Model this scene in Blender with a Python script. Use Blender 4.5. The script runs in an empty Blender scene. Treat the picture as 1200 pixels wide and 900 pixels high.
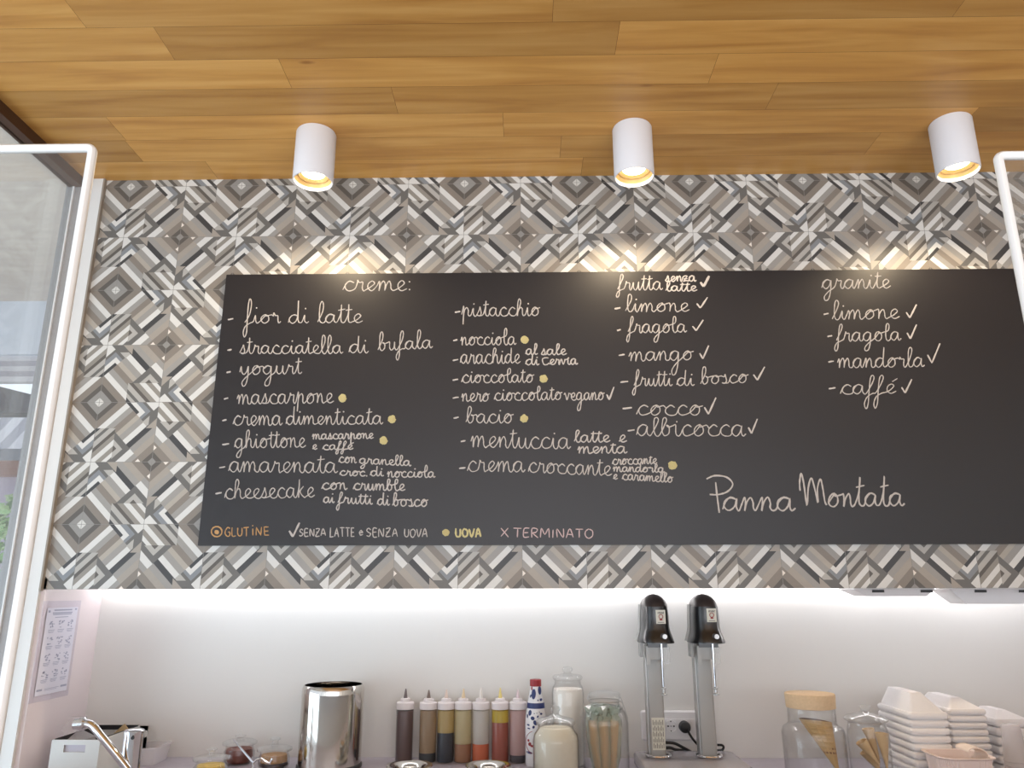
import bpy, math, random
from mathutils import Vector
random.seed(7)
C = bpy.context.scene
# ------------------------------------------------------------------ camera
F = 890.0                                   # focal length in pixels of the 1200x900 frame
PITCH, YAW, ROLL = 0.26767, 0.015852, -0.001277
EYE = Vector((0, 0, 1.45))
D, DB = 2.2, 2.5                            # distance to the tiled bulkhead and to the wall behind it
_f = Vector((-math.sin(YAW)*math.cos(PITCH), math.cos(YAW)*math.cos(PITCH), math.sin(PITCH)))
_r = Vector((math.cos(YAW), math.sin(YAW), 0)); _u = _r.cross(_f)
RT = math.cos(ROLL)*_r + math.sin(ROLL)*_u
UP = -math.sin(ROLL)*_r + math.cos(ROLL)*_u
FW = _f
cam_d = bpy.data.cameras.new('camera'); cam = bpy.data.objects.new('camera', cam_d)
C.collection.objects.link(cam); C.camera = cam
cam_d.sensor_width = 36; cam_d.lens = 36*F/1200; cam_d.clip_start = .02
from mathutils import Matrix
cam.matrix_world = Matrix(((RT.x, UP.x, -FW.x, EYE.x), (RT.y, UP.y, -FW.y, EYE.y), (RT.z, UP.z, -FW.z, EYE.z), (0, 0, 0, 1)))
# ------------------------------------------------------------------ light
C.view_settings.view_transform = 'Standard'; C.view_settings.look = 'None'
C.view_settings.gamma = 1; C.view_settings.use_curve_mapping = False
C.view_settings.exposure = 0.0
BOUNCE_W, SIDE_W = 95.0, 60.0
W_STRENGTH, DAY_W, LED_E, LAMP_W = 1.7, 52.0, 11.5, 11.0
w = bpy.data.worlds.new('sky'); C.world = w; w.use_nodes = True
w.node_tree.nodes['Background'].inputs[0].default_value = (0.86, 0.90, 1.0, 1)
w.node_tree.nodes['Background'].inputs[1].default_value = W_STRENGTH
al = bpy.data.lights.new('shopfront_daylight', 'AREA'); al.shape = 'RECTANGLE'; al.size = 4.2; al.size_y = 2.0
al.energy = DAY_W; al.color = (0.93, 0.96, 1.0)
alo = bpy.data.objects.new('shopfront_daylight', al); C.collection.objects.link(alo)
alo.location = (0.6, -2.55, 1.35); alo.rotation_euler = (math.radians(90), 0, 0)

pl = bpy.data.lights.new('bounce_fill', 'AREA'); pl.shape = 'RECTANGLE'; pl.size = 4.2; pl.size_y = 2.0; pl.energy = BOUNCE_W; pl.color = (1.0, .97, .92)  # upward fill lamp added to brighten the ceiling, standing in for ground bounce
plo = bpy.data.objects.new('bounce_fill', pl); C.collection.objects.link(plo)
plo.location = (0.8, -1.6, .12); plo.rotation_euler = (math.radians(180-20), 0, 0)

sl_ = bpy.data.lights.new('side_daylight', 'AREA'); sl_.shape = 'RECTANGLE'; sl_.size = 2.4; sl_.size_y = 1.4; sl_.energy = SIDE_W; sl_.color = (.78, .90, 1.0)
slo = bpy.data.objects.new('side_daylight', sl_); C.collection.objects.link(slo)
slo.location = (-2.7, 0.7, .75); slo.rotation_euler = (math.radians(90+22), 0, math.radians(-90))

# ------------------------------------------------------------------ picture-to-place helpers
def ray(px, py): return FW + RT*((px-600)/F) - UP*((py-450)/F)
def atY(px, py, Y): d = ray(px, py); return EYE + d*(Y/d.y)
def atZ(px, py, Z): d = ray(px, py); return EYE + d*((Z-EYE.z)/d.z)
def atX(px, py, X): d = ray(px, py); return EYE + d*(X/d.x)
def ppm(p): return F/((p-EYE).dot(FW))     # pixels per metre at a point
CEIL = atY(600, 207, D).z
COUNTER = atY(250, 887, DB).z
PB = atY(600, 690, D).z                     # bottom of the tiled bulkhead
XS = -1.352                                 # side wall
XG = -1.457                                 # glass wall

# ------------------------------------------------------------------ materials
def lin(c): return tuple(((x/255)/12.92 if x/255 <= .04045 else ((x/255+.055)/1.055)**2.4) for x in c)
def mat(name, col, rough=.5, metal=0, noise=0, nscale=20, bump=0, coat=0, spec=.5, emit=None, estr=0, stretch=None, alpha_trans=0, sub=0):
    m = bpy.data.materials.new(name); m.use_nodes = True
    nt = m.node_tree; b = nt.nodes['Principled BSDF']
    c = lin(col)
    b.inputs['Base Color'].default_value = (*c, 1)
    b.inputs['Roughness'].default_value = rough; b.inputs['Metallic'].default_value = metal
    b.inputs['Specular IOR Level'].default_value = spec
    b.inputs['Coat Weight'].default_value = coat
    if emit: b.inputs['Emission Color'].default_value = (*emit, 1); b.inputs['Emission Strength'].default_value = estr
    if noise or bump:
        tc = nt.nodes.new('ShaderNodeTexCoord'); mp = nt.nodes.new('ShaderNodeMapping')
        nt.links.new(tc.outputs['Object'], mp.inputs[0])
        if stretch: mp.inputs['Scale'].default_value = stretch
        n = nt.nodes.new('ShaderNodeTexNoise'); n.inputs['Scale'].default_value = nscale; n.inputs['Detail'].default_value = 5
        nt.links.new(mp.outputs[0], n.inputs['Vector'])
        if noise:
            mx = nt.nodes.new('ShaderNodeMix'); mx.data_type = 'RGBA'
            mx.inputs[6].default_value = (*[x*(1-noise) for x in c], 1); mx.inputs[7].default_value = (*[min(1, x*(1+noise)) for x in c], 1)
            nt.links.new(n.outputs['Fac'], mx.inputs[0]); nt.links.new(mx.outputs[2], b.inputs['Base Color'])
        if bump:
            bp = nt.nodes.new('ShaderNodeBump'); bp.inputs['Strength'].default_value = bump; bp.inputs['Distance'].default_value = .002
            nt.links.new(n.outputs['Fac'], bp.inputs['Height']); nt.links.new(bp.outputs[0], b.inputs['Normal'])
    return m
def clear(name, tint=(1, 1, 1), milk=0.0, milkcol=(1, 1, 1), rough=.03, refl=1.0, ior=1.45):
    """thin clear sheet: what passes through, what it mirrors, and a little haze"""
    m = bpy.data.materials.new(name); m.use_nodes = True; nt = m.node_tree
    for n in list(nt.nodes):
        if n.type != 'OUTPUT_MATERIAL': nt.nodes.remove(n)
    out = [n for n in nt.nodes if n.type == 'OUTPUT_MATERIAL'][0]
    tr = nt.nodes.new('ShaderNodeBsdfTransparent'); tr.inputs[0].default_value = (*tint, 1)
    gl = nt.nodes.new('ShaderNodeBsdfGlossy'); gl.inputs['Roughness'].default_value = rough
    lw = nt.nodes.new('ShaderNodeLayerWeight'); lw.inputs[0].default_value = .5
    pw = nt.nodes.new('ShaderNodeMath'); pw.operation = 'POWER'; pw.inputs[1].default_value = 3.6
    fr = nt.nodes.new('ShaderNodeMath'); fr.operation = 'MULTIPLY_ADD'; fr.inputs[1].default_value = .9; fr.inputs[2].default_value = .02
    nt.links.new(lw.outputs['Facing'], pw.inputs[0]); nt.links.new(pw.outputs[0], fr.inputs[0])
    mu = nt.nodes.new('ShaderNodeMath'); mu.operation = 'MULTIPLY'; mu.inputs[1].default_value = refl
    nt.links.new(fr.outputs[0], mu.inputs[0])
    src = tr
    if milk:
        df = nt.nodes.new('ShaderNodeBsdfDiffuse'); df.inputs[0].default_value = (*milkcol, 1)
        tl = nt.nodes.new('ShaderNodeBsdfTranslucent'); tl.inputs[0].default_value = (*milkcol, 1)
        m0 = nt.nodes.new('ShaderNodeMixShader'); m0.inputs[0].default_value = .5
        nt.links.new(df.outputs[0], m0.inputs[1]); nt.links.new(tl.outputs[0], m0.inputs[2])
        m1 = nt.nodes.new('ShaderNodeMixShader'); m1.inputs[0].default_value = milk
        nt.links.new(tr.outputs[0], m1.inputs[1]); nt.links.new(m0.outputs[0], m1.inputs[2]); src = m1
    m2 = nt.nodes.new('ShaderNodeMixShader')
    nt.links.new(mu.outputs[0], m2.inputs[0]); nt.links.new(src.outputs[0], m2.inputs[1]); nt.links.new(gl.outputs[0], m2.inputs[2])
    nt.links.new(m2.outputs[0], out.inputs[0])
    return m
M = {}
M['wall'] = mat('white_wall_paint', (228, 227, 223), .55, noise=.02, nscale=3)
M['side'] = mat('side_wall_laminate', (232, 222, 224), .45)
M['white'] = mat('white_plastic', (232, 231, 232), .4)
M['lampwhite'] = mat('lamp_white_paint', (228, 229, 234), .42)
M['foam'] = mat('white_foam', (238, 236, 236), .8, noise=.03, nscale=150)
M['frame'] = mat('white_frame_paint', (225, 226, 226), .45)
M['jamb'] = mat('jamb_paint', (224, 224, 222), .5)
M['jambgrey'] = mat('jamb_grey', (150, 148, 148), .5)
M['taupe_edge'] = mat('taupe_edge', (150, 140, 128), .5)
M['browntrim'] = mat('dark_wood_trim', (72, 44, 26), .5, noise=.15, nscale=30)
M['steel'] = mat('polished_steel', (200, 195, 188), .10, 1.0)
M['brushed'] = mat('brushed_aluminium', (190, 190, 188), .38, 1.0)
M['chrome'] = mat('chrome', (215, 215, 218), .06, 1.0)
M['greycol'] = mat('grey_column_paint', (168, 168, 165), .42, .2)
M['greybase'] = mat('grey_base_paint', (172, 170, 176), .25, .35)
M['blackp'] = mat('black_plastic', (22, 22, 24), .28, coat=.5)
M['blackcap'] = mat('brown_black_cap', (44, 34, 32), .45)
M['rubber'] = mat('black_rubber', (24, 24, 26), .5)
M['dark'] = mat('dark_grey', (58, 58, 60), .5)
M['counter'] = mat('grey_stone_worktop', (172, 166, 176), .35, noise=.12, nscale=40)
M['floor'] = mat('floor_tile', (120, 112, 104), .4, noise=.08)
M['cork'] = mat('cork', (208, 184, 152), .85, noise=.14, nscale=160)
M['waffle'] = mat('waffle', (196, 164, 116), .75, noise=.18, nscale=60)
M['waffledark'] = mat('waffle_inside', (122, 84, 58), .8)
M['wafer'] = mat('pale_wafer', (208, 180, 138), .7, noise=.12, nscale=60)
M['glass'] = clear('clear_jar_glass', (.994, .997, .996), milk=.004, refl=1.0)
M['window'] = clear('window_glass', (.90, .93, .94), milk=.0, refl=1.6, rough=.0)
M['acrylic'] = clear('clear_acrylic', (.95, .955, .955), milk=.05, refl=.6, rough=.01)
M['film'] = clear('plastic_film', (.95, .96, .96), milk=.22, refl=1.0, rough=.12)
M['greenfilm'] = clear('green_film', (.94, .98, .95), milk=.38, milkcol=(.80, .90, .82), refl=1.0, rough=.12)
M['sleeve'] = clear('plastic_sleeve', (.97, .97, 1), milk=.04, refl=.8, rough=.08)
M['redcap'] = mat('red_cap', (150, 28, 36), .4)
M['blue'] = mat('cobalt_blue', (34, 48, 104), .4)
M['redink'] = mat('red_ink', (150, 40, 40), .5)
M['ink'] = mat('grey_ink', (168, 172, 194), .7)
M['darkink'] = mat('dark_ink', (52, 52, 56), .6)
M['paper'] = mat('paper', (226, 226, 238), .7)
M['label'] = mat('label_paper', (214, 214, 202), .55)
M['cardboard'] = mat('cardboard', (178, 152, 112), .85, noise=.08)
M['bin'] = mat('pale_grey_bin', (206, 208, 206), .5)
M['binin'] = mat('bin_lining', (30, 28, 32), .6)
M['cream'] = mat('cream_powder', (206, 203, 190), .9, noise=.06, nscale=90)
M['sugar'] = mat('white_sugar', (238, 234, 226), .9, noise=.03, nscale=120)
M['pink'] = mat('pale_pink_card', (238, 222, 216), .6)
M['cup'] = clear('translucent_cup', (.96, .95, .96), milk=.5, milkcol=(.95, .93, .94), refl=.6, rough=.2)
M['orangebisc'] = mat('orange_biscuit', (214, 150, 78), .8, noise=.12, nscale=80)

# ------------------------------------------------------------------ mesh building
class MB:
    def __init__(s): s.v = []; s.f = []; s.m = []
    def add(s, vs, fs, mi=0):
        o = len(s.v); s.v += [Vector(x) for x in vs]
        for f in fs: s.f.append([i+o for i in f]); s.m.append(mi)
        return s
    def box(s, lo, hi, mi=0):
        x0, y0, z0 = lo; x1, y1, z1 = hi
        return s.add([(x0, y0, z0), (x1, y0, z0), (x1, y1, z0), (x0, y1, z0), (x0, y0, z1), (x1, y0, z1), (x1, y1, z1), (x0, y1, z1)],
                     [(0, 3, 2, 1), (4, 5, 6, 7), (0, 1, 5, 4), (1, 2, 6, 5), (2, 3, 7, 6), (3, 0, 4, 7)], mi)
    def lathe(s, c, prof, n=40, mi=0, sx=1, sy=1):
        """prof = [(radius, z)], radius 0 closes an end"""
        rings = []
        for r, z in prof:
            if r <= 1e-6: s.v.append(Vector((c[0], c[1], z))); rings.append([len(s.v)-1])
            else:
                o = len(s.v)
                for k in range(n):
                    a = 2*math.pi*k/n; s.v.append(Vector((c[0]+sx*r*math.cos(a), c[1]+sy*r*math.sin(a), z)))
                rings.append(list(range(o, o+n)))
        for a, b in zip(rings, rings[1:]):
            for k in range(n):
                k2 = (k+1) % n
                if len(a) == 1 and len(b) == 1: continue
                if len(a) == 1: s.f.append([a[0], b[k2], b[k]])
                elif len(b) == 1: s.f.append([a[k], a[k2], b[0]])
                else: s.f.append([a[k], a[k2], b[k2], b[k]])
                s.m.append(mi)
        return s
    def tube(s, pts, r, n=10, mi=0, cap=True, flat=None):
        pts = [Vector(p) for p in pts]; rr = r if isinstance(r, (list, tuple)) else [r]*len(pts)
        t0 = (pts[1]-pts[0]).normalized()
        up = Vector((0, 0, 1)) if abs(t0.z) < .9 else Vector((1, 0, 0))
        nx = t0.cross(up).normalized(); rings = []
        for i, p in enumerate(pts):
            t = (pts[min(i+1, len(pts)-1)]-pts[max(i-1, 0)]).normalized()
            nx = (nx - t*nx.dot(t)).normalized(); ny = t.cross(nx)
            o = len(s.v)
            for k in range(n):
                a = 2*math.pi*k/n
                s.v.append(p + nx*rr[i]*math.cos(a) + ny*rr[i]*math.sin(a)*(flat or 1))
            rings.append(list(range(o, o+n)))
        for a, b in zip(rings, rings[1:]):
            for k in range(n):
                k2 = (k+1) % n; s.f.append([a[k], a[k2], b[k2], b[k]]); s.m.append(mi)
        if cap: s.f.append(rings[0][::-1]); s.m.append(mi); s.f.append(rings[-1]); s.m.append(mi)
        return s
    def loft(s, rings, mi=0, cap=True):
        """rings = lists of points with equal count"""
        ids = []
        for ring in rings:
            o = len(s.v); s.v += [Vector(p) for p in ring]; ids.append(list(range(o, o+len(ring))))
        n = len(rings[0])
        for a, b in zip(ids, ids[1:]):
            for k in range(n):
                k2 = (k+1) % n; s.f.append([a[k], a[k2], b[k2], b[k]]); s.m.append(mi)
        if cap: s.f.append(ids[0][::-1]); s.m.append(mi); s.f.append(ids[-1]); s.m.append(mi)
        return s
    def prism(s, outline, axis, a0, a1, mi=0):
        """outline (2D) extruded along an axis: 'y' takes (x,z), 'z' takes (x,y), 'x' takes (y,z)"""
        def P(p, a): return {'y': (p[0], a, p[1]), 'z': (p[0], p[1], a), 'x': (a, p[0], p[1])}[axis]
        return s.loft([[P(p, a0) for p in outline], [P(p, a1) for p in outline]], mi)
def rrect(x0, x1, y0, y1, r, n=5):
    out = []
    for cx, cy, a0 in ((x1-r, y1-r, 0), (x0+r, y1-r, 90), (x0+r, y0+r, 180), (x1-r, y0+r, 270)):
        for k in range(n+1):
            a = math.radians(a0+90*k/n); out.append((cx+r*math.cos(a), cy+r*math.sin(a)))
    return out
def obj(name, mb, mats, parent=None, label=None, smooth=35, origin=None):
    if not isinstance(mats, (list, tuple)): mats = [mats]
    if parent is not None: o0 = wloc(parent)
    elif origin is not None: o0 = Vector(origin)
    else:
        xs = [v.x for v in mb.v]; ys = [v.y for v in mb.v]; zs = [v.z for v in mb.v]
        o0 = Vector(((min(xs)+max(xs))/2, (min(ys)+max(ys))/2, min(zs)))
    me = bpy.data.meshes.new(name)
    me.from_pydata([tuple(v-o0) for v in mb.v], [], mb.f); 
    for m in mats: me.materials.append(m if not isinstance(m, str) else M[m])
    me.polygons.foreach_set('material_index', mb.m)
    me.validate(); me.update()
    import bmesh
    bm = bmesh.new(); bm.from_mesh(me); bmesh.ops.recalc_face_normals(bm, faces=bm.faces); bm.to_mesh(me); bm.free()
    if smooth:
        me.polygons.foreach_set('use_smooth', [True]*len(me.polygons)); me.set_sharp_from_angle(angle=math.radians(smooth))
    o = bpy.data.objects.new(name, me); C.collection.objects.link(o)
    if parent is not None: o.parent = parent
    else: o.location = o0
    if label: o['label'] = label
    return o
def wloc(o):
    p = Vector(o.location)
    while o.parent: o = o.parent; p = p + Vector(o.location)
    return p
def thing(name, loc, label, cat, group=None):
    o = bpy.data.objects.new(name, None); C.collection.objects.link(o); o.location = loc
    o.empty_display_size = .03
    return tag(o, label, cat, group)
def tag(o, label, cat, group=None):
    o['label'] = label; o['category'] = cat
    if group: o['group'] = group
    return o
def struct(o): o['kind'] = 'structure'; return o
def catmull(pts, k=6, closed=False):
    out = []; n = len(pts)
    P = [Vector((*p, 0)) if len(p) == 2 else Vector(p) for p in pts]
    for i in range(n-1):
        a = P[max(i-1, 0)]; b = P[i]; c = P[i+1]; d = P[min(i+2, n-1)]
        for j in range(k):
            t = j/k
            out.append(.5*((2*b)+(c-a)*t+(2*a-5*b+4*c-d)*t*t+(3*b-a-3*c+d)*t**3))
    out.append(P[-1]); return out
def lathe_px(cx, base_y, Y, spec):
    """spec [(py, half width in px)] measured on the upright axis through (cx, base_y) at depth Y -> centre, profile"""
    b = atY(cx, base_y, Y); prof = []
    for py, hw in spec:
        z = atY(cx, py, Y).z; p = Vector((b.x, Y, z)); prof.append((hw/ppm(p), z))
    return (b.x, Y), prof
def shell(prof, t):
    """thin-walled pot from an outside profile listed from the bottom up"""
    inner = [(max(r-t, 0.0005), z) for r, z in prof][::-1]
    return [(0, prof[0][1])] + prof + inner[:-1] + [(inner[-1][0], inner[-1][1]+t), (0, prof[0][1]+t)]

# ================================================================== the room
XR, YN = 3.2, -2.7
struct(obj('floor', MB().box((XG-3.5, YN, -.06), (XR+.1, DB+3.5, 0)), 'floor', smooth=0))
struct(obj('wall_back', MB().box((XS, DB, 0), (XR, DB+.1, CEIL)), 'wall', smooth=0))
struct(obj('wall_left', MB().box((XG+.005, D, 0), (XS, DB+.1, PB+.03)), 'side', smooth=0))
struct(obj('wall_right', MB().box((XR, YN, 0), (XR+.1, DB+.1, CEIL)), 'wall', smooth=0))

# ---- ceiling of oak planks running left to right
def ceiling():
    y = D
    pitch = .1165
    ys = [DB, D+.001]
    while y > YN: y -= pitch if len(ys) > 2 else .109; ys.append(max(y, YN))
    b = MB(); attr = []
    fixed = {}   # joints read from the photograph: row -> list of px,py
    pts = [(241, 190), (657, 172), (590, 150), (137, 152), (463, 120), (148, 167), (335, 88), (837, 78), (195, 55), (724, 42), (90, 18), (648, 11)]
    for px, py in pts:
        p = atZ(px, py, CEIL)
        for i in range(len(ys)-1):
            if ys[i] >= p.y > ys[i+1]: fixed.setdefault(i, []).append(p.x)
    g = .00035
    rnd = random.Random(3)
    for i in range(len(ys)-1):
        xs = sorted(fixed.get(i, []))
        if not xs: xs = [rnd.uniform(-1.4, 0)]
        while xs[-1] < XR: xs.append(xs[-1]+rnd.uniform(.9, 1.5))
        while xs[0] > XG: xs.insert(0, xs[0]-rnd.uniform(.9, 1.4))
        xs = [max(XG, min(XR, x)) for x in xs]
        for x0, x1 in zip(xs, xs[1:]):
            if x1-x0 < .01: continue
            b.add([(x0+g, ys[i+1]+g, CEIL), (x1-g, ys[i+1]+g, CEIL), (x1-g, ys[i]-g, CEIL), (x0+g, ys[i]-g, CEIL)], [(0, 1, 2, 3)])
            attr.append(rnd.random())
    nfaces = len(b.f)
    b.box((XG-.02, YN, CEIL+.0015), (XR+.1, DB+.1, CEIL+.1), 1)
    m = bpy.data.materials.new('oak_planks'); m.use_nodes = True; nt = m.node_tree; bs = nt.nodes['Principled BSDF']
    at = nt.nodes.new('ShaderNodeAttribute'); at.attribute_name = 'plank'
    tc = nt.nodes.new('ShaderNodeTexCoord'); mp = nt.nodes.new('ShaderNodeMapping'); mp.inputs['Scale'].default_value = (1.2, 16, 1)
    off = nt.nodes.new('ShaderNodeVectorMath'); off.operation = 'MULTIPLY_ADD'
    off.inputs[1].default_value = (1, 1, 1)
    sc = nt.nodes.new('ShaderNodeVectorMath'); sc.operation = 'SCALE'; sc.inputs[0].default_value = (37, 11, 5)
    nt.links.new(at.outputs['Fac'], sc.inputs['Scale'])
    nt.links.new(tc.outputs['Object'], mp.inputs[0]); nt.links.new(mp.outputs[0], off.inputs[0]); nt.links.new(sc.outputs[0], off.inputs[2])
    n1 = nt.nodes.new('ShaderNodeTexNoise'); n1.inputs['Scale'].default_value = 1.6; n1.inputs['Detail'].default_value = 7; n1.inputs['Distortion'].default_value = .5
    nt.links.new(off.outputs[0], n1.inputs['Vector'])
    r1 = nt.nodes.new('ShaderNodeValToRGB')
    r1.color_ramp.elements[0].position = .28; r1.color_ramp.elements[0].color = (*lin((172, 120, 58)), 1)
    r1.color_ramp.elements[1].position = .72; r1.color_ramp.elements[1].color = (*lin((208, 160, 92)), 1)
    e = r1.color_ramp.elements.new(.5); e.color = (*lin((194, 143, 74)), 1)
    nt.links.new(n1.outputs['Fac'], r1.inputs[0])
    r2 = nt.nodes.new('ShaderNodeValToRGB')
    r2.color_ramp.elements[0].color = (.74, .72, .70, 1); r2.color_ramp.elements[1].color = (1.12, 1.1, 1.06, 1)
    nt.links.new(at.outputs['Fac'], r2.inputs[0])
    mx = nt.nodes.new('ShaderNodeMix'); mx.data_type = 'RGBA'; mx.blend_type = 'MULTIPLY'; mx.inputs[0].default_value = 1
    nt.links.new(r1.outputs[0], mx.inputs[6]); nt.links.new(r2.outputs[0], mx.inputs[7])
    # small dark knots
    vo = nt.nodes.new('ShaderNodeTexVoronoi'); vo.inputs['Scale'].default_value = 1.0
    mp2 = nt.nodes.new('ShaderNodeMapping'); mp2.inputs['Scale'].default_value = (2.2, 6.5, 1)
    nt.links.new(tc.outputs['Object'], mp2.inputs[0]); nt.links.new(mp2.outputs[0], vo.inputs['Vector'])
    kr = nt.nodes.new('ShaderNodeValToRGB'); kr.color_ramp.elements[0].position = .015; kr.color_ramp.elements[0].color = (.55, .45, .38, 1)
    kr.color_ramp.elements[1].position = .06; kr.color_ramp.elements[1].color = (1, 1, 1, 1)
    nt.links.new(vo.outputs['Distance'], kr.inputs[0])
    mk = nt.nodes.new('ShaderNodeMix'); mk.data_type = 'RGBA'; mk.blend_type = 'MULTIPLY'; mk.inputs[0].default_value = 1
    nt.links.new(mx.outputs[2], mk.inputs[6]); nt.links.new(kr.outputs[0], mk.inputs[7])
    nt.links.new(mk.outputs[2], bs.inputs['Base Color']); bs.inputs['Roughness'].default_value = .42
    o = struct(obj('ceiling', b, [m, mat('ceiling_gap', (70, 46, 28), .7)], smooth=0, origin=(0, 0, 0)))
    a = o.data.attributes.new('plank', 'FLOAT', 'FACE')
    a.data.foreach_set('value', attr+[.5]*(len(o.data.polygons)-nfaces))
ceiling()

# ---- tiled bulkhead: geometric marquetry tiles, four turned tiles to a repeat
TC = {'pale': (206, 205, 200), 'white': (212, 211, 207), 'lgrey': (174, 171, 165), 'grey': (152, 149, 144), 'mid': (142, 140, 136), 'beige': (170, 162, 151),
      'tan': (160, 152, 142), 'brown': (132, 124, 115), 'taupe': (142, 137, 129), 'dgrey': (104, 102, 99), 'dark': (92, 87, 82), 'black': (64, 64, 65), 'blue': (130, 134, 138), 'cream': (228, 220, 210), 'joint': (134, 132, 128)}
TK = list(TC)
def S(lo, hi): return [(1, 1, hi), (-1, -1, -lo)]
def T(lo, hi): return [(1, -1, hi), (-1, 1, -lo)]
def U(lo, hi): return [(1, 0, hi), (-1, 0, -lo)]
def V(lo, hi): return [(0, 1, hi), (0, -1, -lo)]
REG = [('pale', S(0, .08)), ('mid', S(.08, .21)), ('dark', S(.21, .32)), ('brown', S(.32, .47)), ('white', S(.47, .60)), ('grey', S(.60, .73)),
       ('brown', S(.73, .87)), ('beige', S(.87, .98)), ('grey', S(.98, 1.12)), ('white', S(1.12, 1.25)), ('black', S(1.25, 1.38)),
       ('grey', S(1.38, 1.52)), ('tan', S(1.52, 1.667)), ('brown', S(1.667, 1.83)), ('dark', S(1.83, 1.93)), ('mid', S(1.93, 2)),
       ('grey', T(.445, 1)+S(.44, 1.12)), ('black', T(.445, .52)+S(0, .86)), ('white', T(.52, .615)+S(0, .96)), ('white', T(.445, .615)+S(.86, .96)),
       ('blue', T(.615, .72)+S(0, 1.03)), ('blue', T(.445, .72)+S(.96, 1.03)), ('dgrey', T(.72, .78)+S(0, 1.1)), ('dgrey', T(.445, .78)+S(1.03, 1.1)),
       ('white', T(.78, 1)+S(0, 1.07)), ('lgrey', T(.43, .8)+S(1.1, 1.25)+U(0, .87)), ('dgrey', U(.87, 1)+S(1.07, 1.27)), ('tan', S(1.27, 1.5)+V(0, .44)),
       ('lgrey', U(0, .33)+V(.44, 1)), ('black', S(0, .525)+V(.44, 1)), ('dgrey', S(.60, .67)+U(0, .33)+V(.44, 1)), ('dark', S(.78, .855)+U(0, .33)+V(.44, 1)),
       ('taupe', S(.855, .955)+U(0, .33)+V(.44, 1)), ('white', S(.955, 1.065)+U(0, .33)+V(.44, 1)), ('taupe', S(1.065, 1.165)+U(0, .33)+V(.44, 1)),
       ('white', S(1.165, 1.25)+U(0, .33)+V(.44, 1)), ('dgrey', S(1.25, 1.28)+U(0, .36)+T(-1, -.17)),
       ('dgrey', T(-.30, -.17)+U(.33, 1)+S(.6, 1.40)), ('dgrey', T(-1, -.17)+S(1.28, 1.40)), ('lgrey', T(-.39, -.30)+U(.33, 1)+S(.8, 1.28)),
       ('lgrey', T(-1, -.30)+U(.33, 1)+S(1.17, 1.28)), ('dark', T(-1, -.39)+U(.33, 1)+S(.9, 1.17)), ('white', T(-1, -.17)+S(1.40, 1.55)), ('grey', T(-1, -.17)+S(1.55, 1.667)),
       ('cream', [(0, 1, 1), (-1.08, -1, -1.7776), (1.08, -1, -.1198)]),
       ('joint', U(0, .0035)), ('joint', U(.9965, 1)), ('joint', V(0, .0035)), ('joint', V(.9965, 1))]
def clip(poly, h, keep=True):
    a, b, c = h; out = []
    if not keep: a, b, c = -a, -b, -c
    for i in range(len(poly)):
        p, q = poly[i], poly[(i+1) % len(poly)]
        dp, dq = a*p[0]+b*p[1]-c, a*q[0]+b*q[1]-c
        if dp <= 1e-9: out.append(p)
        if (dp < -1e-9 and dq > 1e-9) or (dp > 1e-9 and dq < -1e-9):
            t = dp/(dp-dq); out.append((p[0]+(q[0]-p[0])*t, p[1]+(q[1]-p[1])*t))
    return out
def area(p): return abs(sum(p[i][0]*p[(i+1) % len(p)][1]-p[(i+1) % len(p)][0]*p[i][1] for i in range(len(p))))/2
def tile_pieces():
    pcs = [([(0, 0), (1, 0), (1, 1), (0, 1)], 'grey')]
    for col, hs in REG:
        nxt = []
        for poly, c in pcs:
            cur = poly
            for h in hs:
                o_ = clip(cur, h, False)
                if len(o_) > 2 and area(o_) > 1e-6: nxt.append((o_, c))
                cur = clip(cur, h)
                if len(cur) < 3: break
        new = [(0, 0), (1, 0), (1, 1), (0, 1)]
        for h in hs:
            new = clip(new, h)
            if len(new) < 3: break
        if len(new) > 2 and area(new) > 1e-6: nxt.append((new, col))
        pcs = nxt
    return pcs
def bulkhead():
    P = .165123*D/2; A = .99766
    X0, Z0 = -.580854*D, EYE.z+.580783*D
    xl, xr = XS-.012, XR
    pcs = tile_pieces(); b = MB()
    for i in range(-1, int((xr-X0)/P)+1):
        for k in range(-1, 8):
            for poly, col in pcs:
                q = poly
                cx, cy = (i//2)*2, (k//2)*2          # repeat cell origin, dark centre at +1,+1
                di, dk = i-cx, k-cy
                rot = {(0, 0): 0, (1, 0): 1, (1, 1): 2, (0, 1): 3}[(di, dk)]
                q = [(u-1, v-1) for u, v in q]
                for _ in range(rot): q = [(-v, u) for u, v in q]
                q = [(X0+(cx+1+u)*P, Z0-(cy+1+v)*P*A) for u, v in q]
                for h in ((-1, 0, -xl), (1, 0, xr), (0, 1, CEIL), (0, -1, -PB)):
                    q = clip(q, h)
                    if len(q) < 3: break
                if len(q) < 3 or area(q) < 1e-8: continue
                b.add([(x, D, z) for x, z in q], [tuple(range(len(q)))], TK.index(col))
    n = len(TK)
    root = struct(obj('wall_upper', MB().box((xl, D+.001, PB), (xr, D+.02, CEIL)).box((xl, D+.02, PB+.02), (xr, DB, CEIL)), 'white', smooth=0))
    t = obj('tile_cladding', b, [mat('tile_'+k, TC[k], .45, noise=.05, nscale=60) for k in TK], root, 'patterned grey and beige geometric tiles', smooth=0)
    return root
bulkhead()
# white upright at the end of the bulkhead and the dark trim above the glass
struct(obj('trim_1', MB().box((XS-.056, D-.012, 0), (XS-.012, D+.3, CEIL)), 'jamb', smooth=0))
struct(obj('trim_2', MB().box((XS-.0125, D-.013, PB-.004), (XS-.007, D+.0, CEIL)), 'taupe_edge', smooth=0))
struct(obj('trim_3', MB().box((XG-.012, YN, CEIL-.035), (XG+.03, D-.013, CEIL)), 'browntrim', smooth=0))

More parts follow.
